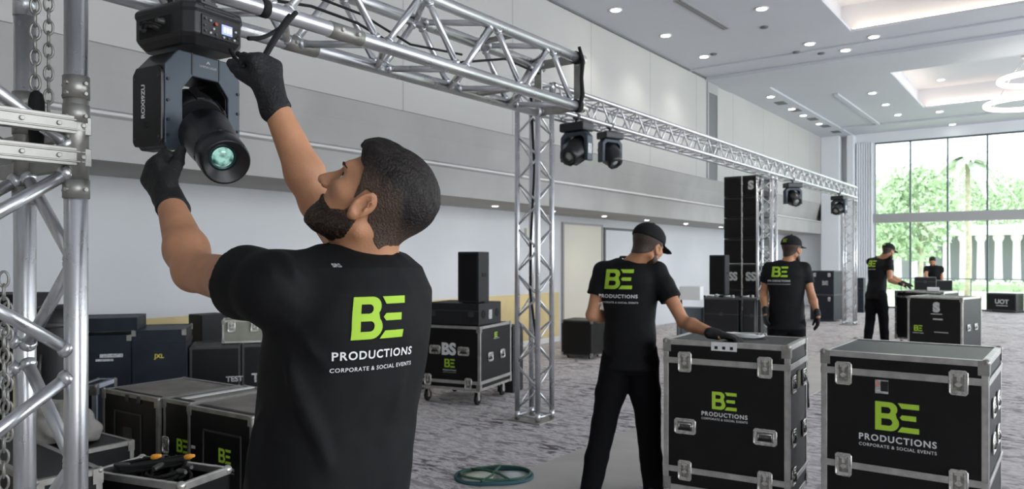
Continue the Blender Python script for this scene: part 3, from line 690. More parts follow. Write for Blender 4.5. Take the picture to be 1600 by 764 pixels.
# connector recess on the left face (-x)
bm = NB(); box(bm, -W2-.002, -W2+.004, -.055, .08, .028, .078); cr = ob('connector_bay', bm, M_blkr, fxt, bevel=.003)
for y, z in ((.05,.05),(.025,.058),(0,.05),(-.025,.06)):
    bm = NB(); lathe(bm, [(0,.010),(.006,.010),(.012,.007),(.022,.006)], (-W2-.001, y, z), (-1,0,0), 14); ob('connector', bm, M_hwd, cr)
bm = NB(); tube(bm, [(-W2-.012,.05,.05), (-W2-.03,.02,.056), (-W2-.03,-.02,.05), (-W2-.012,-.03,.045)], .0035, 7); ob('patch_lead', bm, M_blkr, cr)
# carrying handles, clamps
for sy in (-1, 1):
    bm = NB(); box(bm, -.05, .05, sy*(D2*.98)-.008, sy*(D2*.98)+.008, .094, .104); ob('carry_handle', bm, M_blk, fxt, bevel=.003)
inv = Matrix.Rotation(-math.atan2(fx.y, fx.x), 4, 'Z')
for yw in (-.065, .07):                         # half-coupler clamps around the beam's lower chord
    c0 = Vector((0, yw, .112))
    bm = NB(); box(bm, -.026, .026, yw-.020, yw+.020, .110, .128); box(bm, -.010, .010, yw-.012, yw+.012, .126, .160)
    cyl(bm, (-.03, yw, .135), (.03, yw, .135), .008, 10); lathe(bm, [(-.018, .030), (-.018, .036), (.018, .036), (.018, .030)], (0, yw, .192), (1, .3, 0), 18)
    cyl(bm, (-.045, yw, .186), (-.02, yw, .186), .007, 8)
    ob('clamp', bm, M_hwd, fxt, bevel=.002)
# yoke (pan turned slightly): arch profile in x-z, depth along y
YW, YT, YBm, YD = .118, .0, -.262, .062
outer = [(-YW, YBm+.02), (-YW, -.05), (-YW+.045, YT), (YW-.045, YT), (YW, -.05), (YW, YBm+.03), (YW-.012, YBm+.01)]
arch = [(-YW, YBm+.015), (-YW+.012, YBm), (-YW+.052, YBm), (-YW+.052, -.10), (-YW+.082, -.062), (YW-.072, -.062), (YW-.040, -.10), (YW-.040, YBm+.01), (YW-.01, YBm+.01), (YW, YBm+.025), (YW, -.045), (YW-.04, YT), (-YW+.04, YT), (-YW, -.045)]
arch = [(x, z) for x, z in arch]
bm = NB(); prism(bm, arch, (0, -YD, -.012), Vector((1,0,0)), Vector((0,0,1)), Vector((0,1,0)), .010); bmesh.ops.recalc_face_normals(bm, faces=bm.faces[:])
yoke = ob('yoke', bm, M_fixb, fxt, bevel=.003)
sc2 = [(x*.985, z*.99-.001) for x, z in arch]
bm = NB(); prism(bm, sc2, (0, -YD+.010, -.012), Vector((1,0,0)), Vector((0,0,1)), Vector((0,1,0)), 2*YD-.012); bmesh.ops.recalc_face_normals(bm, faces=bm.faces[:]); ob('yoke_body', bm, M_fix, yoke, bevel=.004)
bm = NB(); prism(bm, [(-.052,-.262),(.052,-.262),(.060,-.25),(.060,-.075),(.045,-.055),(-.045,-.055),(-.060,-.075),(-.060,-.25)], (-YW-.010, 0, -.004), Vector((0,1,0)), Vector((0,0,1)), Vector((1,0,0)), .012); bmesh.ops.recalc_face_normals(bm, faces=bm.faces[:]); ac = ob('arm_cover', bm, M_fix, yoke, bevel=.004)
bm = NB(); cyl(bm, (-YW-.008, .0, -.212), (-YW-.0125, .0, -.212), .009, 16); ob('pivot_cap', bm, M_blk, ac)
for z in (-.09, -.245):
    for y in (-.05, .05):
        bm = NB(); cyl(bm, (-YW-.009, y, z), (-YW-.0125, y, z), .0035, 8); ob('screw', bm, M_hwd, ac)
decal('side_lettering', text_mesh('ROXI9ZU', .04), M_white, ac, (-YW-.0102, .006, -.150), (0,0,1), (0,1,0), .021, .020, center=True, off=.0006)
for z in (-.095, -.15, -.20, -.24):
    for sx, xx in ((-1, -YW+.008), (1, YW-.008)):
        bm = NB(); cyl(bm, (xx, -YD-.0, z), (xx, -YD-.004, z), .0042, 8); ob('screw', bm, M_blk, yoke)
decal('crest_lettering', text_mesh('UNION LIGHT', .0), M_wprnt, yoke, (.012, -YD-.0004, -.044), (1,0,0), (0,0,1), .0085, center=True, off=.0006)
bm = NB(); prism(bm, [(-.006,0),(0,.008),(.006,0),(.003,0),(0,.004),(-.003,0)], (.012, -YD-.0012, -.032), Vector((1,0,0)), Vector((0,0,1)), Vector((0,1,0)), .0008); ob('crest_mark', bm, M_wprnt, yoke)
bm = NB(); box(bm, -.040, -.036, -YD-.0014, -YD+.001, -.070, -.012); ob('panel_joint', bm, M_blk, yoke)
bm = NB(); box(bm, .046, .049, -YD-.0014, -YD+.001, -.070, -.012); ob('panel_joint', bm, M_blk, yoke)
# head: lofted barrel from the pivot towards the lens
zrot = -math.atan2(fx.y, fx.x)
piv = Vector((.012, .0, -.165)); lensw = at(354, 254, 1.83); lw = Matrix.Rotation(zrot, 4, 'Z') @ (lensw - Vector((base_c.x, base_c.y, 2.11)))
ax = (lw - piv); AL = ax.length; ax.normalize(); print('HEAD', lw, AL)
bm = NB(); rearp = [(-.085,.012),(-.08,.045),(-.055,.060),(-.01,.069),(.04,.071),(.075,.068)]
lathe(bm, rearp, piv, ax, 20); head = ob('head_shell', bm, M_fix, fxt)
bm = NB(); lathe(bm, [(-.02,.068),(.05,.064),(.10,.058),(.125,.056)], piv+ax*(AL-.185+.0), ax, 28)
lathe(bm, [(0,.054),(.004,.0600),(.03,.0600),(.058,.0585),(.062,.056),(.062,.052),(.022,.030),(.020,.002)], piv+ax*(AL-.062), ax, 36); ob('lens_barrel', bm, M_fix, head)
a1, b1 = frame_of(ax)
for an in (.4, 1.5, 2.6, 3.7, 4.8, 5.9):
    dd = a1*math.cos(an)+b1*math.sin(an); tt = ax.cross(dd)
    bm = NB(); obox(bm, piv+ax*.03+dd*.069, ax*.045, tt*.010, dd*.006); ob('cooling_rib', bm, M_blk, head, bevel=.003)
    bm = NB(); cyl(bm, piv+ax*(AL-.075)+dd*.052, piv+ax*(AL-.075)+dd*.060, .006, 12); ob('thumb_screw', bm, M_blk, head)
bm = NB(); lathe(bm, [(0,.036),(.004,.036),(.004,.028),(0,.026)], piv+ax*(AL-.036), ax, 30); ob('lens_ring', bm, mat('lens_ring', (.03,.07,.07), .25, .4), head)
def lensmat():
    m = bpy.data.materials.new('lens_glass'); m.use_nodes = True; N = m.node_tree.nodes; L = m.node_tree.links; b = N['Principled BSDF']
    b.inputs['Roughness'].default_value = .06; b.inputs['Coat Weight'].default_value = 1
    tc = N.new('ShaderNodeTexCoord'); n = N.new('ShaderNodeTexNoise'); n.inputs['Scale'].default_value = 45; n.inputs['Detail'].default_value = 2; L.new(tc.outputs['Object'], n.inputs[0])
    r = N.new('ShaderNodeValToRGB'); e = r.color_ramp.elements; e[0].position = .35; e[0].color = (.02,.10,.09,1); e[1].position = .62; e[1].color = (.50,.90,.78,1); L.new(n.outputs[0], r.inputs[0]); L.new(r.outputs[0], b.inputs['Base Color'])
    L.new(r.outputs[0], b.inputs['Emission Color']); b.inputs['Emission Strength'].default_value = .35; return m
bm = NB(); lathe(bm, [(0,.026),(.006,.023),(.011,.016),(.013,.005)], piv+ax*(AL-.040), ax, 28); lathe(bm, [(-.001,.0275),(.003,.027),(.005,.025)], piv+ax*(AL-.040), ax, 28); ob('front_lens', bm, lensmat(), head)
for sx in (-1, 1):
    bm = NB(); cyl(bm, (sx*.052, .0, -.158), (sx*.075, .0, -.158), .026, 20); ob('tilt_bearing', bm, M_blk, head)
# cables from the fixture base to the beam, held by the right hand
def cable(name, pts, r, lab, m=None, parent=None):
    # smooth the polyline
    P = [Vector(p) for p in pts]
    for _ in range(3):
        Q = [P[0]]
        for a, b in zip(P[:-1], P[1:]): Q += [a*.75+b*.25, a*.25+b*.75]
        Q.append(P[-1]); P = Q
    bm = NB(); tube(bm, P, r, 8); o = ob(name, bm, m or M_blkr, parent); 
    if parent is None: tag(o, lab, 'cable')
    return o
cable('black_cable', [at(372, 84, 1.98), at(388, 98, 1.93), at(400, 104, 1.86), at(412, 92, 1.85), at(428, 64, 1.95), at(446, 38, 2.12), at(462, 20, 2.2)], .0075, 'thick black cable gripped by the raised right glove, going up to the truss')
cable('black_cable', [at(360, 78, 2.0), at(372, 100, 1.95), at(392, 108, 1.88), at(408, 96, 1.87), at(424, 66, 1.97), at(440, 40, 2.14), at(452, 24, 2.2)], .006, 'second black cable under the gripped one, looping from the stage light')
cable('black_cable', [at(388, 60, 2.05), at(410, 60, 2.1), at(432, 48, 2.15), at(448, 36, 2.19)], .006, 'short black cable sagging between stage light and truss, above the glove')
bm = NB(); cc = Vector((BX+.12, 0, BZ-.12)); D = at(462, 20, 2.2); cyl(bm, (cc.x, D.y-.014, cc.z), (cc.x, D.y+.014, cc.z), .028, 18); o = ob('cable_tie', bm, M_blkr); tag(o, 'black tape wrap holding the cables on the lower truss tube above the glove', 'tape')
# ------------------------------------------------------------------ distant moving heads on the long truss
def small_head(px, py, D, S, rz, tilt, lab, bx=CX):
    p = at(px, py, D); zt = 2.985; t = empty('moving_head_light', (bx+.12, p.y, zt), rz, lab, 'stage light', None)
    h = zt - (p.z + .5*S*0)
    bm = NB(); cyl(bm, (0,0,0), (0,0,-.06), .015, 8); lathe(bm, [(-.022,.030),(-.022,.036),(.022,.036),(.022,.030)], (0,0,.02), (0,1,0), 14); ob('clamp', bm, M_hwd, t)
    bm = NB(); w = .15*S; box(bm, -w, w, -.10*S, .10*S, -.05-.09*S, -.05); ob('base_housing', bm, M_fix, t, bevel=.015*S)
    z0 = -.05-.09*S; bm = NB(); w = .17*S
    prism(bm, [(-w,-.30*S),(-w,-.05*S),(-w*.7,0),(w*.7,0),(w,-.05*S),(w,-.30*S),(w*.72,-.30*S),(w*.72,-.07*S),(w*.5,-.045*S),(-w*.5,-.045*S),(-w*.72,-.07*S),(-w*.72,-.30*S)], (0,-.05*S,z0), X, Z, Y_, .10*S); bmesh.ops.recalc_face_normals(bm, faces=bm.faces[:]); ob('yoke', bm, M_fixb, t, bevel=.01*S)
    d = Vector((0, -math.cos(tilt), -math.sin(tilt))); c = Vector((0,0,z0-.19*S))
    bm = NB(); lathe(bm, [(-.17*S,.05*S),(-.15*S,.115*S),(-.05*S,.14*S),(.07*S,.135*S),(.13*S,.10*S),(.17*S,.10*S),(.17*S,.06*S),(.14*S,.05*S)], c, d, 8); hd = ob('head_shell', bm, M_fix, t)
    bm = NB(); lathe(bm, [(.12*S,.055*S),(.148*S,.05*S),(.16*S,.02*S)], c, d, 16); ob('front_lens', bm, mat('dim_lens', (.35,.38,.36), .15), hd)
    bm = NB(); obox(bm, (w+.001, -.01, z0-.18*S), Vector((.002,0,0)), Vector((0,.03*S,0)), Vector((0,0,.05*S))); ob('label_plate', bm, M_wprnt, t)
    return t
small_head(898, 208, 7.7, 1.0, YAW-.7, .5, 'nearest of the four black moving head lights hanging from the long truss')
small_head(943, 212, 8.3, .85, YAW+.6, .9, 'second black moving head light, close behind the nearest one on the long truss')
small_head(1228, 292, 13.8, .98, YAW+.2, .5, 'black moving head light on the long truss beside the loudspeaker tower')
small_head(1300, 316, 16.6, .98, YAW-.9, .4, 'farthest black moving head light, near the far end of the long truss')
# ------------------------------------------------------------------ flight cases
def place(pl, pc, pr, D, th):
    th = math.radians(th); rl, rc, rr = [(p-800)/FPX for p in (pl, pc, pr)]; c, s = math.cos(th), math.sin(th)
    W = (rc-rl)*D/(c + rl*s); T = (rr-rc)*D/(s - rr*c)
    Xc = rc*D; cx = Xc - c*W/2 + s*T/2; cy = D + s*W/2 + c*T/2
    w = cdir(cx, cy); return W, T, w.x, w.y, YAW-th
def latch(x, z, y, s=1.0, P=None):
    bm = NB(); w, h = .040*s, .060*s
    prism(bm, [(-w+.012*s,-h),(w-.012*s,-h),(w,-h+.012*s),(w,h-.012*s),(w-.012*s,h),(-w+.012*s,h),(-w,h-.012*s),(-w,-h+.012*s)], (x, y, z), X, Z, Vector((0,-1,0)), .003)
    rim = [(x+sx*w*.96, y-.004, z+sz*h*.96) for sx, sz in ((-1,-.85),(-.8,-1),(.8,-1),(1,-.85),(1,.85),(.8,1),(-.8,1),(-1,.85))]
    tube(bm, rim, .0045*s, 8, closed=True)
    for sx in (-1, 1):
        for k in range(5): cyl(bm, (x+sx*w*.80, y, z-h*.8+k*h*.4), (x+sx*w*.80, y-.0065, z-h*.8+k*h*.4), .0028*s, 8)
    for k in (-1, 0, 1):
        for sz in (-1, 1): cyl(bm, (x+k*w*.45, y, z+sz*h*.84), (x+k*w*.45, y-.0065, z+sz*h*.84), .0028*s, 8)
    bmesh.ops.recalc_face_normals(bm, faces=bm.faces[:]); o = ob('latch', bm, M_hw, P)
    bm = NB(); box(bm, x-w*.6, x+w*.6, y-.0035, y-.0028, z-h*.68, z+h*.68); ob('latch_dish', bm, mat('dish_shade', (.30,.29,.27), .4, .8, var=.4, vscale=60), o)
    bm = NB(); cyl(bm, (x, y-.003, z-.008*s), (x, y-.010, z-.008*s), .013*s, 16); box(bm, x-.016*s, x+.016*s, y-.013, y-.008, z-.012*s, z-.004*s); box(bm, x-.008*s, x+.008*s, y-.009, y-.003, z+.008*s, z+.038*s); box(bm, x-.018*s, x+.018*s, y-.008, y-.003, z+.030*s, z+.042*s); ob('latch_key', bm, M_hw, o, bevel=.001)
def handle(x, z, y, s=1.0, P=None, nrm=0, T=0, sidex=0):
    """recessed spring handle; nrm=0 front face (-y), nrm=1 right side face (+x)"""
    if nrm == 0: o_, ax, nz = Vector((x, y, z)), X, Vector((0,-1,0))
    else: o_, ax, nz = Vector((sidex, T, z)), Vector((0,1,0)), Vector((1,0,0))
    w, h = (.066*s, .046*s) if nrm == 0 else (.058*s, .048*s)
    def Q(a, b, c): return o_ + ax*a + Z*b + nz*c
    bm = NB(); prism(bm, [(-w+.01*s,-h),(w-.01*s,-h),(w,-h+.01*s),(w,h-.01*s),(w-.01*s,h),(-w+.01*s,h),(-w,h-.01*s),(-w,-h+.01*s)], o_, ax, Z, nz, .003)
    rim = [Q(sx*w*.96, sz*h*.96, .004) for sx, sz in ((-1,-.8),(-.85,-1),(.85,-1),(1,-.8),(1,.8),(.85,1),(-.85,1),(-1,.8))]
    tube(bm, rim, .004*s, 8, closed=True); tube(bm, [Q(sx*w*.70, sz*h*.62, .004) for sx, sz in ((-1,-1),(1,-1),(1,1),(-1,1))], .003*s, 6, closed=True)
    for k in range(6):
        for sz in (-1, 1): c = Q(-w*.75+k*w*.3, sz*h*.80, 0); cyl(bm, c, c+nz*.0062, .0025*s, 8)
    bmesh.ops.recalc_face_normals(bm, faces=bm.faces[:]); o = ob('handle', bm, M_hw, P)
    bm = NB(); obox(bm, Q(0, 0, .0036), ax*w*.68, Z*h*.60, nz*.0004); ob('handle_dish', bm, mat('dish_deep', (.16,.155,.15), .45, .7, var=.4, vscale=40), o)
    bm = NB(); obox(bm, Q(0, -h*.32, .009), ax*w*.58, Z*h*.17, nz*.005); ob('grip', bm, M_blkr, o, bevel=.003)
    bm = NB(); tube(bm, [Q(-w*.56, h*.35, .006), Q(-w*.56, -h*.3, .009)], .003*s, 6); tube(bm, [Q(w*.56, h*.35, .006), Q(w*.56, -h*.3, .009)], .003*s, 6); tube(bm, [Q(-w*.56, h*.35, .006), Q(w*.56, h*.35, .006)], .003*s, 6); ob('spring_bar', bm, M_hw, o)
def brand(parent, x, z, h, y, full=True, ax=X, m=None, tl=True, tw=None, nz=None, sub='CORPORATE & SOCIAL EVENTS'):
    w = 1.38*h; o_ = Vector((x, y, z)); ax = Vector(ax)
    decal('logo', logo_mesh(), m or M_lime, parent, o_-ax*w/2, ax, Z, h)
    if full:
        tw = tw or h*2.35; me = text_mesh('PRODUCTIONS', .022, 1.18); xs_ = [v.co.x for v in me.vertices]; k = tw/(max(xs_)-min(xs_))
        decal('name_lettering', me, M_white, parent, o_-Z*(h*.40), ax, Z, k, center=True)
        if tl:
            me = text_mesh(sub, .012, 1.14); xs_ = [v.co.x for v in me.vertices]; k2 = tw*1.0/(max(xs_)-min(xs_))
            decal('tagline_lettering', me, M_white, parent, o_-Z*(h*.62), ax, Z, k2, center=True)
def make_case(name, cat, label, geo, z0, z1, bands=(), latches=(), handles=(), side_handles=(), casters=True, tw=.022, detail=2, panel=None, trim=None, group=None, base=0.0, lid=None, balls=True, band_w=.034, cast_h=None):
    W, T, cx, cy, rz = geo; t = empty(name, (cx, cy, base), rz, label, cat, group); z0 -= base; z1 -= base
    panel = panel or M_panel; trim = trim or M_trim; w2, t2 = W/2, T/2; e = .004
    bm = NB(); box(bm, -w2+e, w2-e, -t2+e, t2-e, z0+e, z1-e); body = ob('body', bm, panel, t)
    k = tw                                   # extrusion leg width
    bm = NB()
    for sx in (-1, 1):
        for sy in (-1, 1):
            obox(bm, (sx*(w2-k/2), sy*(t2-.002), (z0+z1)/2), X*(k/2), Y_*.002, Z*((z1-z0)/2)); obox(bm, (sx*(w2-.002), sy*(t2-k/2), (z0+z1)/2), X*.002, Y_*(k/2), Z*((z1-z0)/2))
    for zz, sg in ((z0, 1), (z1, -1)):
        for sy in (-1, 1):
            obox(bm, (0, sy*(t2-.002), zz+sg*k/2), X*w2, Y_*.0024, Z*(k/2)); obox(bm, (0, sy*(t2-k/2), zz+sg*.002), X*w2, Y_*(k/2), Z*.0024)
        for sx in (-1, 1):
            obox(bm, (sx*(w2-.002), 0, zz+sg*k/2), X*.0024, Y_*t2, Z*(k/2)); obox(bm, (sx*(w2-k/2), 0, zz+sg*.002), X*(k/2), Y_*t2, Z*.0024)
    if detail >= 2:
        n = int(W/.10)
        for i in range(n):
            for zz, sg in ((z0, 1), (z1, -1)): cyl(bm, (-w2+(i+.5)*W/n, -t2, zz+sg*k*.6), (-w2+(i+.5)*W/n, -t2-.002, zz+sg*k*.6), .003, 6)
        n = int((z1-z0)/.11)
        for i in range(n):
            for sx in (-1, 1): cyl(bm, (sx*(w2-k*.55), -t2, z0+(i+.5)*(z1-z0)/n), (sx*(w2-k*.55), -t2-.002, z0+(i+.5)*(z1-z0)/n), .003, 6)
    ob('edge_trim', bm, trim, t, bevel=.0015 if detail >= 2 else 0, segs=1)
    for bz in bands:
        bz -= base; bm = NB(); h = band_w/2; g = .0055
        for sy in (-1, 1): obox(bm, (0, sy*(t2+.0005), bz), X*w2, Y_*.003, Z*h)
        for sx in (-1, 1): obox(bm, (sx*(w2+.0005), 0, bz), X*.003, Y_*t2, Z*h)
        if detail >= 2:
            obox(bm, (0, -t2-.004, bz+h*.85), X*w2, Y_*.002, Z*.004); obox(bm, (w2+.004, 0, bz+h*.85), X*.002, Y_*t2, Z*.004)
            n = int(W/.12)
            for i in range(n): cyl(bm, (-w2+(i+.5)*W/n, -t2, bz-h*.3), (-w2+(i+.5)*W/n, -t2-.0055, bz-h*.3), .003, 6)
        ob('lid_band', bm, trim, t, bevel=.001 if detail >= 2 else 0, segs=1)
    if balls:
        for sx in (-1, 1):
            for sy in (-1, 1):
                for zz, sg in ((z0, 1), (z1, -1)):
                    if detail < 2 and sy == 1 and sg == 1: continue
                    bm = NB(); r = k*.62 if detail >= 2 else k*.6; c = Vector((sx*(w2-r*.55), sy*(t2-r*.55), zz+sg*r*.55))
                    bmesh.ops.create_uvsphere(bm, u_segments=14 if detail >= 2 else 8, v_segments=8 if detail >= 2 else 5, radius=r, matrix=Matrix.Translation(c))
                    for f in bm.faces: f.smooth = True
                    q = k*1.5
                    obox(bm, (sx*(w2-q*.5), sy*(t2+.0005), zz+sg*q*.8), X*(q*.5), Y_*.0035, Z*(q*.8)); obox(bm, (sx*(w2+.0005), sy*(t2-q*.5), zz+sg*q*.8), X*.0035, Y_*(q*.5), Z*(q*.8))
                    if detail >= 2:
                        for a in (.3, .75):
                            for b in (.5, 1.0, 1.4): cyl(bm, (sx*(w2-q*a), sy*t2, zz+sg*q*b), (sx*(w2-q*a), sy*(t2+.0065), zz+sg*q*b), .0028, 6)
                    ob('ball_corner', bm, M_alud, t)
    for x, z in latches: latch(x, z-base, -t2-.0055, 1.0 if detail >= 2 else .8, t)
    for x, z in handles: handle(x, z-base, -t2, 1.0, t)
    for y, z in side_handles: handle(0, z-base, 0, 1.0, t, 1, y, w2)
    if casters:
        hc = z0
        for sx in (-1, 1):
            for sy in (-1, 1):
                x, y = sx*(w2-.08), sy*(t2-.09); r = hc*.40
                bm = NB(); box(bm, x-.045, x+.045, y-.04, y+.04, z0-.006, z0+.002); box(bm, x-.022, x-.018, y-.02, y+.03, r*.8, z0-.004); box(bm, x+.018, x+.022, y-.02, y+.03, r*.8, z0-.004); c_ = ob('caster', bm, M_hw, t)
                bm = NB(); lathe(bm, [(-.015,r*.5),(-.015,r*.92),(-.010,r),(.010,r),(.015,r*.92),(.015,r*.5)], (x, y+.012, r), X, 20); ob('wheel', bm, M_blkr, c_)
                bm = NB(); cyl(bm, (x-.024, y+.012, r), (x+.024, y+.012, r), r*.32, 12); ob('hub', bm, M_hw, c_)
    else: pass
    return t, W, T
def plaque(t, x, z, w, h, y, m=None, name='label_plate'):
    bm = NB(); obox(bm, (x, y-.001, z), X*(w/2), Y_*.001, Z*(h/2)); return ob(name, bm, m or M_white, t)
# ---- the two large cases in front
gA = place(1037, 1234, 1261, 4.25, 31); H_ = 1.06
cA, W, T = make_case('flight_case', 'flight case', 'tall black road case with four latches, under the nearest capped worker’s gloved hand', gA, .15, H_, bands=(.935, .275), latches=((-.235, .93), (.235, .93), (-.235, .275), (.235, .275)), handles=((-.235, .54), (.235, .53)), side_handles=((-.16,.83),(.16,.83),(-.16,.52),(.16,.52),(-.16,.30)), tw=.03)
brand(cA, .0, .66, .105, -T/2-.0005+.0045, tw=.27)
bm = NB(); obox(bm, (-.0, -T/2-.004, 1.035), X*.075, Y_*.002, Z*.026); o = ob('hasp_plate', bm, M_tw, cA)
for x in (-.045, 0, .045): bm = NB(); obox(bm, (x, -T/2-.0065, 1.027), X*.009, Y_*.0006, Z*.009); ob('slot', bm, M_blk, o)
bm = NB(); obox(bm, (W/2+.001, 0, .84), X*.001, Y_*.045, Z*.05); ob('side_label', bm, M_wprnt, cA); bm = NB(); obox(bm, (W/2+.0022, .01, .84), X*.0006, Y_*.02, Z*.04); ob('side_sticker', bm, M_yel, cA)
gB = place(1283, 1545, 1565, 3.62, 37)
cB, W, T = make_case('flight_case', 'flight case', 'wide black road case at lower right with bare top and square sticker above its logo', gB, .15, H_, bands=(.955, .46), latches=((-.27, .945), (.26, .945), (-.27, .46), (.26, .46)), side_handles=((-.13,.80),(.13,.80),(-.13,.62),(.13,.62)), tw=.03)
brand(cB, -.015, .665, .148, -T/2+.004, tw=.36)
plaque(cB, -.085, .89, .062, .07, -T/2-.0002, M_wprnt, 'sticker'); bm = NB(); obox(bm, (-.072, -T/2-.0030, .893), X*.018, Y_*.0006, Z*.026); ob('sticker_print', bm, M_blk, cB); bm = NB(); obox(bm, (-.105, -T/2-.0030, .903), X*.007, Y_*.0006, Z*.012); ob('sticker_mark', bm, mat('sticker_red', (.7,.25,.15), .6), cB)
# things on case A
def on_case(geo, x, y): W_, T_, cx, cy, rz = geo; return Vector((cx + x*math.cos(rz) - y*math.sin(rz), cy + x*math.sin(rz) + y*math.cos(rz), 0))
p = on_case(gA, .03, .10); p.z = H_+.001; t = empty('cable_coil', p, 0, 'flat coil of pale grey cable lying on the case under the worker’s glove', 'cable coil')
bm = NB()
pts = []
for k in range(150):
    a = k*.42; rr = .085+.012*math.sin(k*.7); pts.append((rr*math.cos(a)*1.25, rr*math.sin(a), .008+.010*(k/150)+.004*math.sin(k*1.3)))
tube(bm, pts, .0045, 7); tube(bm, [(.06,.02,.012),(-.06,-.03,.012)], .009, 8); ob('coil', bm, mat('pale_cable', (.6,.62,.6), .5), t)
bm = NB(); cyl(bm, (-.13,-.05,.012), (-.05,-.04,.012), .009, 10); ob('plug', bm, mat('red_plug', (.55,.08,.05), .4), t)
# ---- middle-left case with flight deck and loudspeaker
gM = place(651, 750, 799, 7.9, 24)
cM, W, T = make_case('flight_case', 'flight case', 'black road case on four wheels under the loudspeaker, left of the middle truss tower', gM, .16, .84, bands=(.245,), latches=((-.24,.255),(.25,.235)), handles=((-.155,.58),(.19,.575)), side_handles=((-.15,.50),(.16,.50)), tw=.028)
brand(cM, .02, .395, .09, -T/2+.004, m=M_limeD, tw=.16)
decal('stencil_lettering', text_mesh('BS', .05), M_white, cM, (.015, -T/2, .535), X, Z, .17, .17, center=True, off=.003)
decal('side_logo', logo_mesh(), M_limeD, cM, (W/2, -.05, .70), Y_, Z, .055, off=.002)
decal('side_lettering', text_mesh('PRODUCTIONS', .02), M_wprnt, cM, (W/2, .0, .68), Y_, Z, .02, center=True, off=.002)
def amp_rack(name, cat, label, geo, z0, z1, base, m=None, fr=True):
    W, T, cx, cy, rz = geo; t = empty(name, (cx, cy, base), rz, label, cat); z0 -= base; z1 -= base
    bm = NB(); box(bm, -W/2, W/2, -T/2, T/2, z0, z1); ob('cabinet', bm, m or M_spk, t, bevel=.008)
    for sx in (-1, 1):
        bm = NB(); obox(bm, (sx*W*.36, -T/2-.002, (z0+z1)/2), X*.035, Y_*.002, Z*.028); ob('latch', bm, M_hwd, t, bevel=.002)
    bm = NB(); obox(bm, (0, -T/2-.001, z0+(z1-z0)*.66), X*(W/2), Y_*.0015, Z*.004); ob('lid_seam', bm, M_hwd, t)
    for q in (-.3, .3):
        bm = NB(); lathe(bm, [(0,.045),(.004,.045),(.004,.03),(.001,.028)], (W/2, T*q, (z0+z1)/2), X, 20); ob('side_port', bm, M_blkr, t)
    plaque2 = NB(); obox(plaque2, (W/2+.002, 0, (z0+z1)/2-.01), X*.001, Y_*.04, Z*.05); ob('side_label', plaque2, M_wprnt, t)
    return t
gm2 = place(664.5, 748, 783, 7.95, 24)
amp_rack('rack_case', 'case', 'flat black rack case lying between road case and loudspeaker', gm2, .845, 1.08, .845)
def speaker(name, label, geo, z0, z1, base, group=None, grille=True, logo=None, cat='loudspeaker', horn=False):
    W, T, cx, cy, rz = geo; t = empty(name, (cx, cy, base), rz, label, cat, group); z0 -= base; z1 -= base
    bm = NB(); box(bm, -W/2, W/2, -T/2, T/2, z0+.012, z1); cab = ob('cabinet', bm, M_spk, t, bevel=.01)
    bm = NB(); obox(bm, (0, -T/2-.003, (z0+z1)/2+.006), X*(W/2-.022), Y_*.004, Z*((z1-z0)/2-.028)); ob('grille', bm, M_grille, t, bevel=.004)
    for sx in (-1, 1):
        for sy in (-1, 1):
            bm = NB(); cyl(bm, (sx*(W/2-.05), sy*(T/2-.05), z0), (sx*(W/2-.05), sy*(T/2-.05), z0+.013), .02, 10); ob('foot', bm, M_blkr, t)
    bm = NB(); obox(bm, (W/2+.001, 0, z0+(z1-z0)*.55), X*.003, Y_*.05, Z*.02); ob('side_handle', bm, M_blkr, t, bevel=.002)
    return t
s = speaker('loudspeaker', 'upright black loudspeaker on top of the flat rack case, left of the middle tower', place(715, 748, 764.5, 7.95, 24), 1.081, 1.63, 1.081)
bm = NB(); cyl(bm, (.09, -.11, .07), (.09, -.118, .07), .018, 14); ob('badge', bm, M_hw, s)
# low black case against the wall, behind the nearest capped worker
gL = place(877, 925, 944, 11.6, 28); make_case('flight_case', 'flight case', 'low plain black case on the carpet left of the nearest capped worker', gL, .05, .60, bands=(), tw=.02, detail=1, trim=M_hwd, casters=True, handles=())
# behind the tower: small dark stand items
def clutter_box(px0, px1, py0, py1, D, label, m=M_spk, dp=.3, cat='case', name='equipment_case', th=30, base=None, group=None, seams=True, trimm=None):
    W_ = (px1-px0)/FPX*D*.92; z1 = CAMZ-(py0-405)/FPX*D; z0 = CAMZ-(py1-405)/FPX*D; z0 = max(z0, 0) if base is None else base
    q = at((px0+px1)/2, 405, D); t = empty(name, (q.x, q.y, z0), YAW-math.radians(th), label, cat, group)
    bm = NB(); box(bm, -W_/2, W_/2, -dp/2, dp/2, 0, z1-z0); ob('cabinet', bm, m, t, bevel=.008)
    if seams:
        bm = NB(); obox(bm, (0, 0, (z1-z0)*.7), X*(W_/2+.003), Y_*(dp/2+.003), Z*.006); ob('lid_seam', bm, trimm or M_hwd, t)
        bm = NB(); obox(bm, (0, -dp/2-.003, (z1-z0)*.7), X*.025, Y_*.004, Z*.025); ob('latch', bm, M_hwd, t, bevel=.002)
    return t
clutter_box(783, 812, 508, 634, 8.9, 'narrow dark trolley case behind the road case and beside the middle tower', th=24, base=0)
clutter_box(630, 662, 560, 622, 9.0, 'low black case half hidden behind the wheeled road case and the rigger', th=24, base=0)
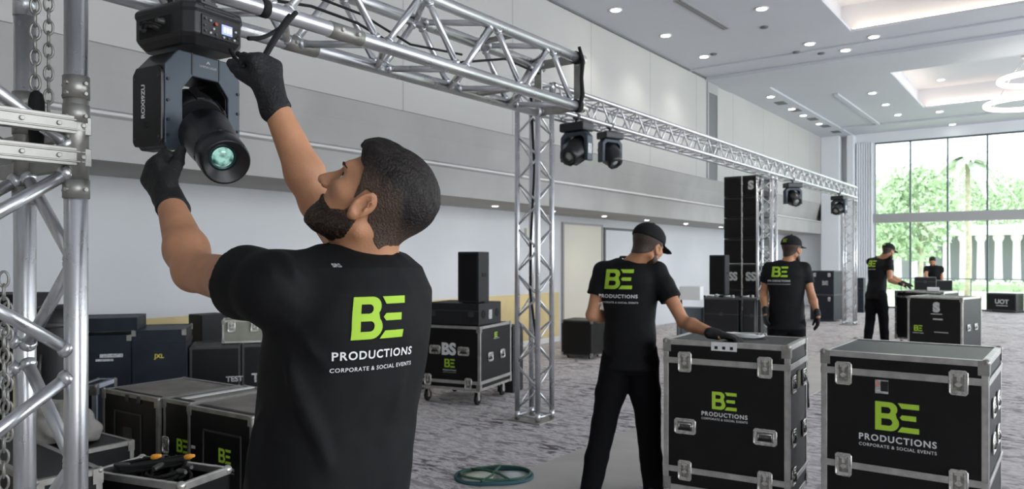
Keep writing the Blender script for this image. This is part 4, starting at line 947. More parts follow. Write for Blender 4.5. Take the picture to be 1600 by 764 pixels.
# ---- loudspeaker tower (stacked line array)
gT = place(1131, 1189, 1203, 13.3, 36)
zs = [0.0, .62, 1.02, 1.47, 1.92, 2.30, 2.67, 3.05]
W, T, cx, cy, rz = gT
for i in range(7):
    t = empty('line_array_cabinet', (cx, cy, zs[i]), rz, ['bottom', 'second from bottom', 'third from bottom', 'middle', 'third from top', 'second from top', 'topmost'][i] + ' cabinet of the tall black loudspeaker tower', 'loudspeaker', 'cabinets of the loudspeaker tower')
    h = zs[i+1]-zs[i]-.006
    bm = NB(); box(bm, -W/2, W/2, -T/2, T/2, 0, h); ob('cabinet', bm, M_spk, t, bevel=.012)
    for sx in (-1, 1):
        bm = NB(); obox(bm, (sx*W*.245, -T/2-.004, h/2), X*(W*.225), Y_*.006, Z*(h/2-.03)); ob('grille', bm, M_grille, t, bevel=.006)
    bm = NB(); obox(bm, (0, -T/2-.006, h/2), X*.012, Y_*.008, Z*(h/2)); ob('centre_strap', bm, M_hw if i > 0 else M_hwd, t)
    bm = NB(); obox(bm, (W/2+.002, 0, h/2), X*.004, Y_*(T*.28), Z*(h*.22)); ob('side_plate', bm, M_hwd, t, bevel=.003)
    if i in (6, 2): decal('stencil_lettering', text_mesh('S', .06) if i == 6 else text_mesh('SS', .05), M_wprnt, t, (W*.24, -T/2-.011, h*.35), X, Z, .20, .2, center=True)
    if i == 2: decal('stencil_lettering', text_mesh('SS', .05), M_wprnt, t, (-W*.24, -T/2-.011, h*.35), X, Z, .17, .2, center=True)
speaker('loudspeaker', 'medium black loudspeaker standing in front of the tall loudspeaker tower', place(1108, 1133, 1140, 12.5, 36), .946, 1.62, .946)
clutter_box(1102, 1158, 463, 560, 12.5, 'black rack cabinet under the medium loudspeaker', th=24, base=0, dp=.5, name='rack_cabinet')
clutter_box(1163, 1192, 465, 560, 12.3, 'dark cabinet at the foot of the loudspeaker tower, right of the rack', th=24, base=0, dp=.5, name='rack_cabinet')
t = empty('work_table', tuple(at(1120, 405, 11.8).xy)+(0,), YAW-.4, 'narrow table crowded with small gear before the loudspeaker tower', 'table')
bm = NB(); box(bm, -.62, .62, -.2, .2, .93, .955); ob('table_top', bm, M_hwd, t)
for sx in (-1, 1):
    for sy in (-1, 1): bm = NB(); cyl(bm, (sx*.58, sy*.16, 0), (sx*.58, sy*.16, .93), .015, 8); ob('leg', bm, M_hwd, t)
for i in range(13):
    q = on_case((0,0,t.location.x,t.location.y,YAW-.4), -.55+i*.09, random.uniform(-.12,.12)); bm = NB(); s_ = random.uniform(.02,.045)
    if i % 3 == 0: lathe(bm, [(0,s_*.8),(s_*1.3,s_*.8),(s_*1.6,s_*.4)], (0,0,0), Z, 10)
    elif i % 3 == 1: box(bm, -s_, s_, -s_*.7, s_*.7, 0, s_*1.1)
    else: tube(bm, [(s_*1.2*math.cos(a*.6), s_*1.2*math.sin(a*.6), .008+.002*a) for a in range(12)], .008, 6)
    o = ob(['adapter_can','small_device','cable_loop'][i%3], bm, [M_wprnt, M_blk, M_tw][(i*7)%3]); o.location = (q.x, q.y, .956); tag(o, 'small piece of gear among the clutter on the narrow table before the loudspeaker tower', 'gear', 'small gear on the narrow table')
clutter_box(1063, 1098, 447, 478, 11.6, 'white plastic crate among the gear behind the nearest capped worker', m=M_tw, th=24, base=.93, name='storage_crate', seams=False)
clutter_box(1060, 1100, 480, 560, 12.9, 'small grey equipment rack left of the black rack cabinet', m=mat('grey_rack', (.16,.20,.24), .5), th=24, base=0, name='equipment_rack')
# cables in the heap in front of case A row
# ---- stack right of worker two
gS = place(1266, 1303, 1316, 18.6, 44)
for z0, z1, lab in ((.03, .66, 'lower'), (.665, 1.26, 'upper')):
    c_, W, T = make_case('flight_case', 'flight case', lab+' of two stacked dark cases right of the second capped worker', gS, z0, z1, tw=.02, detail=1, trim=M_hwd, panel=M_panb, casters=False, base=z0 if z0 > .1 else 0, balls=False, latches=((-.18, z1-.1), (.18, z1-.1)))
    if z0 > .1: decal('stencil_lettering', text_mesh('BE', .04), M_wprnt, c_, (.08, -T/2, (z0+z1)/2-z0-.05), X, Z, .14, center=True, off=.004)
clutter_box(1337, 1351, 434, 487, 22.0, 'narrow dark case behind the far truss leg', m=M_panb, th=36, base=0)
clutter_box(1351, 1372, 446, 484, 23.0, 'low pale grey case left of the far standing worker, by the drape', m=mat('pale_case', (.45,.48,.52), .6), th=36, base=0)
# ---- far cases at right
gC = place(1418, 1504, 1534, 11.4, 50)
cC, W, T = make_case('flight_case', 'flight case', 'black silver-edged case in the middle distance, between the near right case and the window', gC, .14, .965, bands=(), tw=.028, detail=1, side_handles=((-.15,.5),(.15,.5)))
decal('stencil_lettering', text_mesh('S', .08), M_wprnt, cC, (.03, -T/2, .74), X, Z, .19, .19, center=True, off=.003); plaque(cC, .03, .70, .16, .012, -T/2, M_wprnt, 'stencil_bar')
brand(cC, -.24, .42, .09, -T/2+.003, m=M_limeD, tw=.16, tl=False); plaque(cC, .1, .42, .2, .012, -T/2, M_wprnt, 'stencil_bar'); plaque(cC, .05, .62, .14, .02, -T/2, M_wprnt, 'stencil_bar')
def fixgeo(pl, pc, D, th, T):
    th_ = math.radians(th); rl, rc = (pl-800)/FPX, (pc-800)/FPX; c, s = math.cos(th_), math.sin(th_); W = (rc-rl)*D/(c+rl*s)
    w = cdir(rc*D - c*W/2 + s*T/2, D + s*W/2 + c*T/2); return W, T, w.x, w.y, YAW-th_
gD = fixgeo(1398, 1474, 13.0, 50, .7)
cD, W, T = make_case('flight_case', 'flight case', 'dark case on wheels that the far standing worker leans over', gD, .12, .985, bands=(.88,), tw=.03, detail=1, trim=M_hw)
clutter_box(1449, 1467, 449, 463, 13.35, 'small white box on the case the far standing worker leans over', m=M_tw, th=27, base=.9855, name='white_box', dp=.15, seams=False)
t = clutter_box(1430, 1462, 433, 453, 14.6, 'black mixing desk heap in front of the crouched far person', th=30, base=.926, name='mixing_desk', dp=.5)
clutter_box(1425, 1466, 455, 560, 14.8, 'black cabinet carrying the mixing desk behind the far standing worker’s case', th=30, base=0, name='desk_cabinet', dp=.5)
clutter_box(1458, 1487, 438, 500, 16.5, 'black case standing behind the mixing desk near the windows', th=30, base=0, dp=.6, trimm=M_hw)
gW = place(1541, 1588, 1600, 21.6, 55)
cW, W, T = make_case('flight_case', 'flight case', 'low long black case on the floor against the windows, at the right edge', gW, .05, .55, tw=.03, detail=1, trim=M_hwd, casters=True, balls=False)
bm = NB(); box(bm, -W/2, W/2, -T/2, T/2, .551, .562); ob('lid', bm, mat('grey_lid', (.25,.27,.3), .6), cW); decal('stencil_lettering', text_mesh('UOT', .04), M_wprnt, cW, (.02, -T/2, .26), X, Z, .17, center=True, off=.004); plaque(cW, .02, .2, .3, .02, -T/2, M_wprnt, 'stencil_bar')
# ---- left foreground cases
g1 = fixgeo(160, 247, 4.86, 34, .62); Z1 = .65
c1_, W, T = make_case('flight_case', 'flight case', 'black case with scuffed silver rim, leftmost of three silver-edged ones at lower left', g1, .10, Z1, tw=.026, trim=M_alud, latches=(), casters=True)
bm = NB()
for a, b in (((-.18,.18),(-.18,.52)),((.14,.18),(.14,.52))): obox(bm, ((a[0]), -T/2-.002, .35), X*.005, Y_*.003, Z*.17)
obox(bm, (-.02, -T/2-.002, .52), X*.165, Y_*.003, Z*.005); obox(bm, (-.02, -T/2-.002, .18), X*.165, Y_*.003, Z*.005); obox(bm, (-.02,-T/2-.001,.36), X*.05, Y_*.003, Z*.06); ob('door_outline', bm, M_hwd, c1_)
bm = NB(); box(bm, -W/2+.05, W/2-.05, -T/2+.06, T/2-.06, Z1-.004, Z1+.003); ob('top_panel', bm, mat('worn_grey_top', (.19,.17,.155), .7, var=.35, vscale=5), c1_, bevel=.002)
for x in (-.02, .12): bm = NB(); obox(bm, (x, -T/2-.004, Z1-.03), X*.016, Y_*.004, Z*.022); ob('rim_clip', bm, M_hwd, c1_)
g3 = fixgeo(293, 394, 4.30, 34, .62); g2 = fixgeo(255, 297, 4.70, 34, .62)
c2_, W, T = make_case('flight_case', 'flight case', 'narrow silver-edged black case squeezed between two others at lower left', g2, .10, .652, tw=.022, trim=M_alud, detail=1)
latch(-W/2+.035, .36, -T/2-.002, .9, c2_); brand(c2_, .06, .33, .085, -T/2+.002, tw=.14, m=M_limeD)
bm = NB(); box(bm, -W/2+.04, W/2-.04, -T/2+.06, T/2-.06, .648, .656); ob('top_panel', bm, MATS['worn_grey_top'], c2_)
bm = NB(); obox(bm, (0, 0, .659), X*(W/2-.12), Y_*.26, Z*.002); ob('tape_strip', bm, M_tw, c2_)
c3_, W, T = make_case('flight_case', 'flight case', 'black case with a small lime logo, partly hidden by the rigger’s shirt at lower left', g3, .10, .65, tw=.024, trim=M_alud)
brand(c3_, .055, .345, .085, -T/2+.003, tw=.18); plaque(c3_, -W/2+.06, .40, .04, .018, -T/2, M_wprnt, 'sticker')
bm = NB(); obox(bm, (.03, -T/2-.002, .52), X*.18, Y_*.004, Z*.005); obox(bm, (-.15, -T/2-.002, .34), X*.004, Y_*.004, Z*.18); obox(bm, (.21, -T/2-.002, .34), X*.004, Y_*.004, Z*.18); ob('door_outline', bm, M_hwd, c3_)
bm = NB(); box(bm, -W/2+.045, W/2-.045, -T/2+.06, T/2-.06, .646, .656); ob('top_panel', bm, MATS['worn_grey_top'], c3_)
# dark blue big cases behind
gG = fixgeo(206, 290, 6.4, -18, .6)
c4_, W, T = make_case('flight_case', 'flight case', 'tall blue-black case with small yellow mark, right one of the two tall ones at left', gG, .12, .955, tw=.02, trim=M_panb, panel=M_panb, detail=1, bands=(.83,))
decal('stencil_lettering', text_mesh('JXL', .02), M_yel, c4_, (.0, -T/2, .72), X, Z, .05, center=True, off=.004)
gG2 = fixgeo(122, 204, 6.22, -18, .6)
c5_, W, T = make_case('flight_case', 'flight case', 'tall blue-black case with white stencil, left one beside the near truss tower', gG2, .12, .925, tw=.02, trim=M_panb, panel=M_panb, detail=1)
plaque(c5_, .05, .76, .17, .03, -T/2-.001, M_wprnt, 'sticker'); plaque(c5_, .0, .725, .13, .018, -T/2-.001, M_wprnt, 'sticker'); decal('stencil_lettering', text_mesh('S', .08), M_white, c5_, (.20, -T/2, .36), X, Z, .16, center=True, off=.004)
g6 = fixgeo(96, 214, 6.3, -18, .5); 
c6_, W, T = make_case('flight_case', 'flight case', 'flat dark blue case lying on the two tall blue-black ones', g6, .985, 1.09, tw=.016, trim=M_panb, panel=M_panb, detail=1, casters=False, base=.985, balls=False)
c6_.location.z = .957; 
g7 = fixgeo(296, 376, 6.75, -18, .5); c7_, W, T = make_case('flight_case', 'flight case', 'dull black case behind the silver-edged row, right of the tall blue-black ones', g7, .1, .775, tw=.02, trim=M_hwd, detail=1, balls=False)
decal('stencil_lettering', text_mesh('TEST', .03), M_wprnt, c7_, (.16, -T/2, .46), X, Z, .065, center=True, off=.004)
g8 = fixgeo(378, 440, 6.9, -18, .5); c8_, W, T = make_case('flight_case', 'flight case', 'dull black case just left of the rigger, mostly hidden by his shirt', g8, .1, .775, tw=.02, trim=M_hwd, detail=1, balls=False)
decal('stencil_lettering', text_mesh('TR', .03), M_wprnt, c8_, (-.02, -T/2, .44), X, Z, .11, center=True, off=.004)
g9 = fixgeo(347, 412, 7.0, -18, .3)
c9_, W, T = make_case('flight_case', 'flight case', 'small dusty grey trunk lying on the dull black cases under the rigger’s elbow', g9, .78, .99, tw=.016, trim=M_trim, panel=mat('olive_grey', (.26,.26,.21), .6, var=.15), detail=1, casters=False, base=.78, latches=((-.1,.93),(.1,.93)))
clutter_box(306, 346, 490, 545, 7.7, 'upright black box standing against the gold wainscot at left', th=36, base=0, name='black_box')
clutter_box(-70, 60, 458, 700, 6.2, 'tall plain black case behind the left tube of the near truss tower', th=0, base=0, dp=.5, name='tall_case')
# dark cylinder-like bag behind tower, canvas heap
t = empty('drum_bag', atz(88, 0, 5.3), 0, 'tall black rounded bag behind the tubes of the near truss tower', 'bag')
bm = NB(); lathe(bm, [(0,.15),(.02,.17),(.5,.175),(1.12,.17),(1.20,.15),(1.23,.08)], (0,0,0), Z, 28); ob('bag_body', bm, M_blk, t)
bm = NB(); lathe(bm, [(1.08,.173),(1.085,.178),(1.11,.178),(1.115,.17)], (0,0,0), Z, 28); ob('top_band', bm, M_hwd, t)
bm = NB(); tube(bm, [(.10,-.14,.9),(.13,-.16,.8),(.10,-.145,.7)], .01, 6); ob('carry_strap', bm, M_hwd, t)
# low trunks in the lower left corner
g10 = fixgeo(-60, 52, 3.22, 40, .28)
c10, W, T = make_case('equipment_chest', 'trunk', 'low silver-edged trunk at the lower left corner behind the truss tower', g10, .02, .60, tw=.028, trim=M_alud, casters=False)
def fs(px, py, D, z): return at(px, py, D)
g12 = fixgeo(140, 283, 3.35, 22, .30)
W, T, cx, cy, rz = g12
tr = empty('cable_chest', (cx, cy, 0), rz, 'open silver-edged trunk full of black cables at the bottom left', 'trunk'); zt = .545
bm = NB()
for a in ((-W/2,W/2,-T/2,-T/2+.012),(-W/2,W/2,T/2-.012,T/2),(-W/2,-W/2+.012,-T/2,T/2),(W/2-.012,W/2,-T/2,T/2)): box(bm, *a, .02, zt)
box(bm, -W/2, W/2, -T/2, T/2, .0, .02); ob('body', bm, M_panel, tr)
bm = NB(); k = .016
for a in ((-W/2-.003,W/2+.003,-T/2-.003,-T/2+k+.004),(-W/2-.003,W/2+.003,T/2-k-.004,T/2+.003),(-W/2-.003,-W/2+k+.004,-T/2,T/2),(W/2-k-.004,W/2+.003,-T/2,T/2)): box(bm, *a, zt-.028, zt+.006)
ob('edge_trim', bm, M_trim, tr, bevel=.003)
for sx in (-1,1):
    for sy in (-1,1):
        bm = NB(); bmesh.ops.create_uvsphere(bm, u_segments=14, v_segments=8, radius=.022, matrix=Matrix.Translation((sx*(W/2-.008), sy*(T/2-.008), zt-.006)))
        for f in bm.faces: f.smooth = True
        ob('ball_corner', bm, M_hw, tr)
rnd = random.Random(3)
for k in range(9):
    c0 = Vector((rnd.uniform(-W/2+.12, W/2-.12), rnd.uniform(-T/2+.16, T/2-.12), .44+.013*k)); R = rnd.uniform(.06,.12); pts = []
    for i in range(44):
        a = i*.36; pts.append((max(-W/2+.03, min(W/2-.03, R*(1+.15*math.sin(i*.9))*math.cos(a)+c0.x)), max(-T/2+.03, min(T/2-.03, R*.9*math.sin(a+k)+c0.y)), c0.z+.014*math.sin(i*.37+k)+.0008*i))
    bm = NB(); tube(bm, pts, .0075 if k % 2 else .009, 7); o = ob('cable_coil', bm, M_blkr); o.location = (cx, cy, 0); o.rotation_euler = (0,0,rz); tag(o, 'coil of black cable heaped in the open trunk at the bottom left', 'cable coil', 'black cable coils in the open trunk')
for k, (x, y, m_, lab) in enumerate(((-.08,.02,M_orange,'left'),(.07,.08,M_orange,'right'))):
    bm = NB(); lathe(bm, [(0,.008),(.006,.013),(.032,.013),(.036,.010),(.05,.007)], (0,0,0), Vector((.8,.5,.2)), 12); o = ob('connector', bm, m_); q = on_case(g12, x, y); o.location = (q.x, q.y, .592); tag(o, lab+' one of two orange cable connectors on top of the cable heap', 'connector')
for k, (x, y) in enumerate(((.15,-.04),(.02,-.06),(-.14,-.05),(.12,.05),(-.1,.06))):
    bm = NB(); lathe(bm, [(0,.010),(.01,.014),(.05,.014),(.06,.011),(.07,.008)], (0,0,0), Vector((math.cos(k*2),math.sin(k*2),.1)), 12); o = ob('connector', bm, M_hwd); q = on_case(g12, x, y); o.location = (q.x, q.y, .565); tag(o, 'black cable plug lying on the cable heap in the open trunk', 'plug', 'black plugs on the cable heap')
# canvas heap on the trunk behind
q = atz(105, .0, 4.0); q = at(95, 405, 4.5); cv = V((q.x, q.y, .60)); 
def f_canvas(P):
    d = None
    for i, (dx, dy, dz, r) in enumerate(((-.10,0,0,.13),(.06,.02,-.02,.13),(.0,-.05,-.06,.14),(.16,.05,-.06,.10),(-.2,.05,-.05,.10))):
        e = s_ell(P, cv+V((dx,dy,dz)), (r*1.2, r, r*.75)); d = e if d is None else smin(d, e, .03)
    d = d + .012*np.sin(P[:,0]*38+P[:,2]*22)*np.sin(P[:,1]*31+P[:,2]*35); return smax(d, (cv[2]-.12)-P[:,2], .01)
cvo = sdf_obj('canvas_bundle', f_canvas, cv-V((.42,.3,.2)), cv+V((.42,.3,.25)), .012, M_cloth, None)[0]; tag(cvo, 'crumpled pale canvas bundle lying behind the near truss tower', 'cloth')
g11 = (.8, .45, cv[0].item(), cv[1].item(), YAW-.6); make_case('equipment_chest', 'trunk', 'dark trunk under the crumpled canvas bundle', g11, .02, .48, tw=.024, trim=M_alud, casters=False, detail=1)
gR = fixgeo(118, 150, 5.55, -5, .35); make_case('equipment_chest', 'trunk', 'dark blue trunk with pale rim glimpsed between the near tower and the silver-edged case', gR, .05, .62, tw=.03, trim=mat('pale_blue_trim', (.5,.53,.6), .5, .2), panel=M_panb, casters=False, detail=1)
# ---- folded pop-up hoop on the floor
hc = onfloor(772, 747); t = empty('folded_hoop', (hc.x, hc.y, .0), YAW+.1, 'flat oval folded hoop with teal rim lying on the carpet between rigger and capped worker', 'folded hoop')
bm = NB(); n = 40; A_, B_ = .27, .20
tube(bm, [(A_*math.cos(2*PI*k/n), B_*math.sin(2*PI*k/n), .016+.006*math.sin(3*2*PI*k/n)) for k in range(n)], .014, 8, closed=True); ob('rim', bm, mat('teal_binding', (.02,.09,.11), .6), t)
bm = NB(); tube(bm, [(A_*.92*math.cos(2*PI*k/n)+.01, B_*.85*math.sin(2*PI*k/n), .036+.004*math.sin(2*2*PI*k/n)) for k in range(n)], .009, 8, closed=True); ob('inner_rim', bm, mat('green_binding', (.03,.10,.06), .6), t)
bm = NB(); tube(bm, [(-.10,-.19,.035), (-.02,-.08,.045), (.02,.05,.045), (.06,.17,.04), (.02,.24,.02)], .009, 8); tube(bm, [(.10,-.18,.035), (.03,-.07,.05), (-.05,.04,.045), (-.16,.13,.035)], .009, 8); ob('cross_strap', bm, MATS['green_binding'], t)
for i, (c0, rx, ry, m_) in enumerate((((-.12,0), .115, .14, mat('cream_fabric', (.66,.66,.56), .8)), ((.13,.0), .11, .13, mat('pale_fabric', (.60,.64,.64), .8)))):
    bm = NB(); vs = [bm.verts.new((c0[0]+rx*math.cos(2*PI*k/24), c0[1]+ry*math.sin(2*PI*k/24), .014)) for k in range(24)]; c_ = bm.verts.new((c0[0], c0[1], .03))
    for k in range(24): bm.faces.new((vs[k], vs[(k+1)%24], c_)).smooth = True
    vb = [bm.verts.new((v.co.x, v.co.y, .006)) for v in vs]
    for k in range(24): bm.faces.new((vs[(k+1)%24], vs[k], vb[k], vb[(k+1)%24]))
    ob('fabric_panel', bm, m_, t)
# ------------------------------------------------------------------ people
def unit(v): v = np.array(v, dtype=float); return v/np.linalg.norm(v)
def head_R(hf, hu):
    hf = unit(hf); hu = np.array(hu, float); hu = unit(hu - hf*hu.dot(hf)); hr = np.cross(hf, hu); return np.stack([hr, hf, hu])   # rows: right, forward, up
def L(P, c, R, s): return ((P - V(c)) @ R.T.astype(F32)) / s
def skull(q):
    d = s_ell(q, (0,-.011,.028), (.075,.094,.083))
    d = smin(d, s_ell(q, (0,.022,-.020), (.064,.070,.080)), .03)
    d = smin(d, s_ell(q, (0,.030,-.072), (.050,.056,.044)), .025)
    d = smin(d, s_cone(q, (-.018,.072,-.098), (.018,.072,-.098), .017, .017), .022)
    for sx in (-1, 1):
        d = smin(d, s_cone(q, (sx*.056,-.010,-.060), (sx*.026,.060,-.098), .016, .015), .022)
        d = smin(d, s_ell(q, (sx*.042,.058,-.018), (.024,.024,.018)), .02)
    return d
def head_sdf(q, ears=True, fine=True):
    d = skull(q)
    d = smin(d, s_cone(q, (-.032,.079,.025), (.032,.079,.025), .011, .011), .016)
    for sx in (-1, 1): d = smax(d, -s_ell(q, (sx*.034,.095,.000), (.021,.022,.014)), .012)
    d = smin(d, s_cone(q, (0,.083,.012), (0,.112,-.028), .0075, .0110), .009)
    if fine:
        for sx in (-1, 1):
            d = smin(d, s_ell(q, (sx*.0125,.100,-.033), (.0075,.009,.0075)), .006)
            d = smin(d, s_ell(q, (sx*.032,.0695,.001), (.0155,.0125,.0120)), .004)
            d = smax(d, -s_ell(q, (sx*.034,.084,.001), (.0140,.010,.0052)), .003)
        d = smin(d, s_cone(q, (-.017,.083,-.061), (.017,.083,-.061), .0065, .0065), .007)
        d = smin(d, s_cone(q, (-.014,.082,-.073), (.014,.082,-.073), .007, .007), .007)
        d = smax(d, -s_cone(q, (-.022,.092,-.067), (.022,.092,-.067), .0018, .0018), .004)
    if ears:
        for sx in (-1, 1):
            c = np.array((sx*.0765,.003,-.016)); ca, sa = math.cos(.25), math.sin(.25)
            R = np.array(((math.cos(.42), sx*-math.sin(.42), 0), (sx*math.sin(.42)*ca, math.cos(.42)*ca, sa), (0, -sa, ca)))
            e = s_ell(q, c+np.array((sx*.004,0,0)), (.0095,.0195,.033), R)
            lobe = s_ell(q, c+np.array((sx*.001,.008,-.027)), (.006,.009,.010))
            e = smin(e, lobe, .008)
            e = smax(e, -s_ell(q, c+np.array((sx*.0120,-.001,.003)), (.0105,.0125,.0215), R), .004)
            if fine:
                e = smin(e, s_ell(q, c+np.array((sx*.006,.012,-.003)), (.004,.004,.007)), .004)
                e = smin(e, s_cone(q, c+np.array((sx*.0085,-.006,.016)), c+np.array((sx*.0085,-.008,-.012)), .0028, .0028), .004)
            d = smin(d, e, .006)
    return d
def hand_sdf(P, w, d, n, right=True, curl=(.4,.6,.5), s=1.0, thumb=(.7,.3), spread=.06, infl=.0, thumb_n=.35, per=None):
    w = np.array(w, float); d = unit(d); n = np.array(n, float); n = unit(n - d*n.dot(d)); t = np.cross(d, n)*(1 if right else -1); s = s*1.0
    out = s_cone(P, w - d*.03*s, w + d*.012*s, .030*s+infl, .027*s+infl)
    fo = (.030, .010, -.011, -.030); ln = (.072, .080, .074, .058)
    for i in range(4):
        k = w + d*(.092 - abs(i-1)*.006)*s + t*fo[i]*s
        out = smin(out, s_cone(P, w + d*.015*s + t*fo[i]*.55*s, k, .0145*s+infl, .0125*s+infl), .016*s)
        cl = curl if per is None else per[i]; a = cl[0]; p = k; dd0 = unit(d + t*spread*(1.5-i))
        for j, fr in enumerate((.44, .31, .25)):
            dd = dd0*math.cos(a) + n*math.sin(a); q = p + dd*ln[i]*fr*s
            r0 = (.0108, .0098, .0088)[j]*s+infl; r1 = (.0098, .0088, .0080)[j]*s+infl
            out = smin(out, s_cone(P, p, q, r0, r1), .003*s); p = q
            if j < 2: a += cl[j+1]
    p0 = w + d*.030*s + t*.022*s; p1 = p0 + (d*math.cos(thumb[0]) + t*math.sin(thumb[0]) + n*thumb_n)*.042*s; dd = d*math.cos(thumb[1]) + t*math.sin(thumb[1]) + n*thumb_n; dd = unit(dd)
    p2 = p1 + dd*.030*s; p3 = p2 + unit(dd + n*.2 + d*.3)*.024*s
    out = smin(out, s_cone(P, p0, p1, .0165*s+infl, .0128*s+infl), .012*s); out = smin(out, s_cone(P, p1, p2, .0120*s+infl, .0108*s+infl), .004*s); return smin(out, s_cone(P, p2, p3, .0108*s+infl, .0092*s+infl), .003*s)
def bvh_of(v, q): return BVHTree.FromPolygons([tuple(x) for x in v.tolist()], [tuple(x) for x in q.tolist()])
HAIRM = {}
def hairmat(name, dark, low, streak=(1,1,1)):
    m = bpy.data.materials.new(name); m.use_nodes = True; N = m.node_tree.nodes; Lk = m.node_tree.links; b = N['Principled BSDF']; b.inputs['Roughness'].default_value = .5; b.inputs['Specular IOR Level'].default_value = .35
    a = N.new('ShaderNodeAttribute'); a.attribute_name = 'mask'; tc = N.new('ShaderNodeTexCoord'); mp = N.new('ShaderNodeMapping'); mp.inputs['Scale'].default_value = streak; Lk.new(tc.outputs['Object'], mp.inputs[0])
    n = N.new('ShaderNodeTexNoise'); n.inputs['Scale'].default_value = 240; n.inputs['Detail'].default_value = 3; Lk.new(mp.outputs[0], n.inputs[0])
    r = N.new('ShaderNodeMapRange'); r.inputs[1].default_value = .3; r.inputs[2].default_value = .7; r.inputs[3].default_value = -.35; r.inputs[4].default_value = .35; Lk.new(n.outputs[0], r.inputs[0])
    ad = N.new('ShaderNodeMath'); ad.operation = 'ADD'; ad.use_clamp = True; Lk.new(a.outputs['Fac'], ad.inputs[0]); Lk.new(r.outputs[0], ad.inputs[1])
    mx = N.new('ShaderNodeMix'); mx.data_type = 'RGBA'; Lk.new(ad.outputs[0], mx.inputs[0]); mx.inputs[6].default_value = (*low, 1); mx.inputs[7].default_value = (*dark, 1); Lk.new(mx.outputs[2], b.inputs['Base Color'])
    bp = N.new('ShaderNodeBump'); bp.inputs['Strength'].default_value = .8; bp.inputs['Distance'].default_value = .004; Lk.new(n.outputs[0], bp.inputs['Height']); Lk.new(bp.outputs[0], b.inputs['Normal']); return m
M_hair = hairmat('dark_hair', (.0065,.005,.0045), (.095,.06,.042)); M_beard = hairmat('short_beard', (.016,.010,.007), (.26,.13,.085))
def nzf(P, k, ph=0.0):
    x, y, z = P[:,0]*k, P[:,1]*k, P[:,2]*k
    return (np.sin(x+1.3*np.sin(y*.7+ph)+ph) * np.sin(y*1.1+1.1*np.sin(z*.8+2+ph)) * np.sin(z*.9+1.2*np.sin(x*.6+4+ph)))
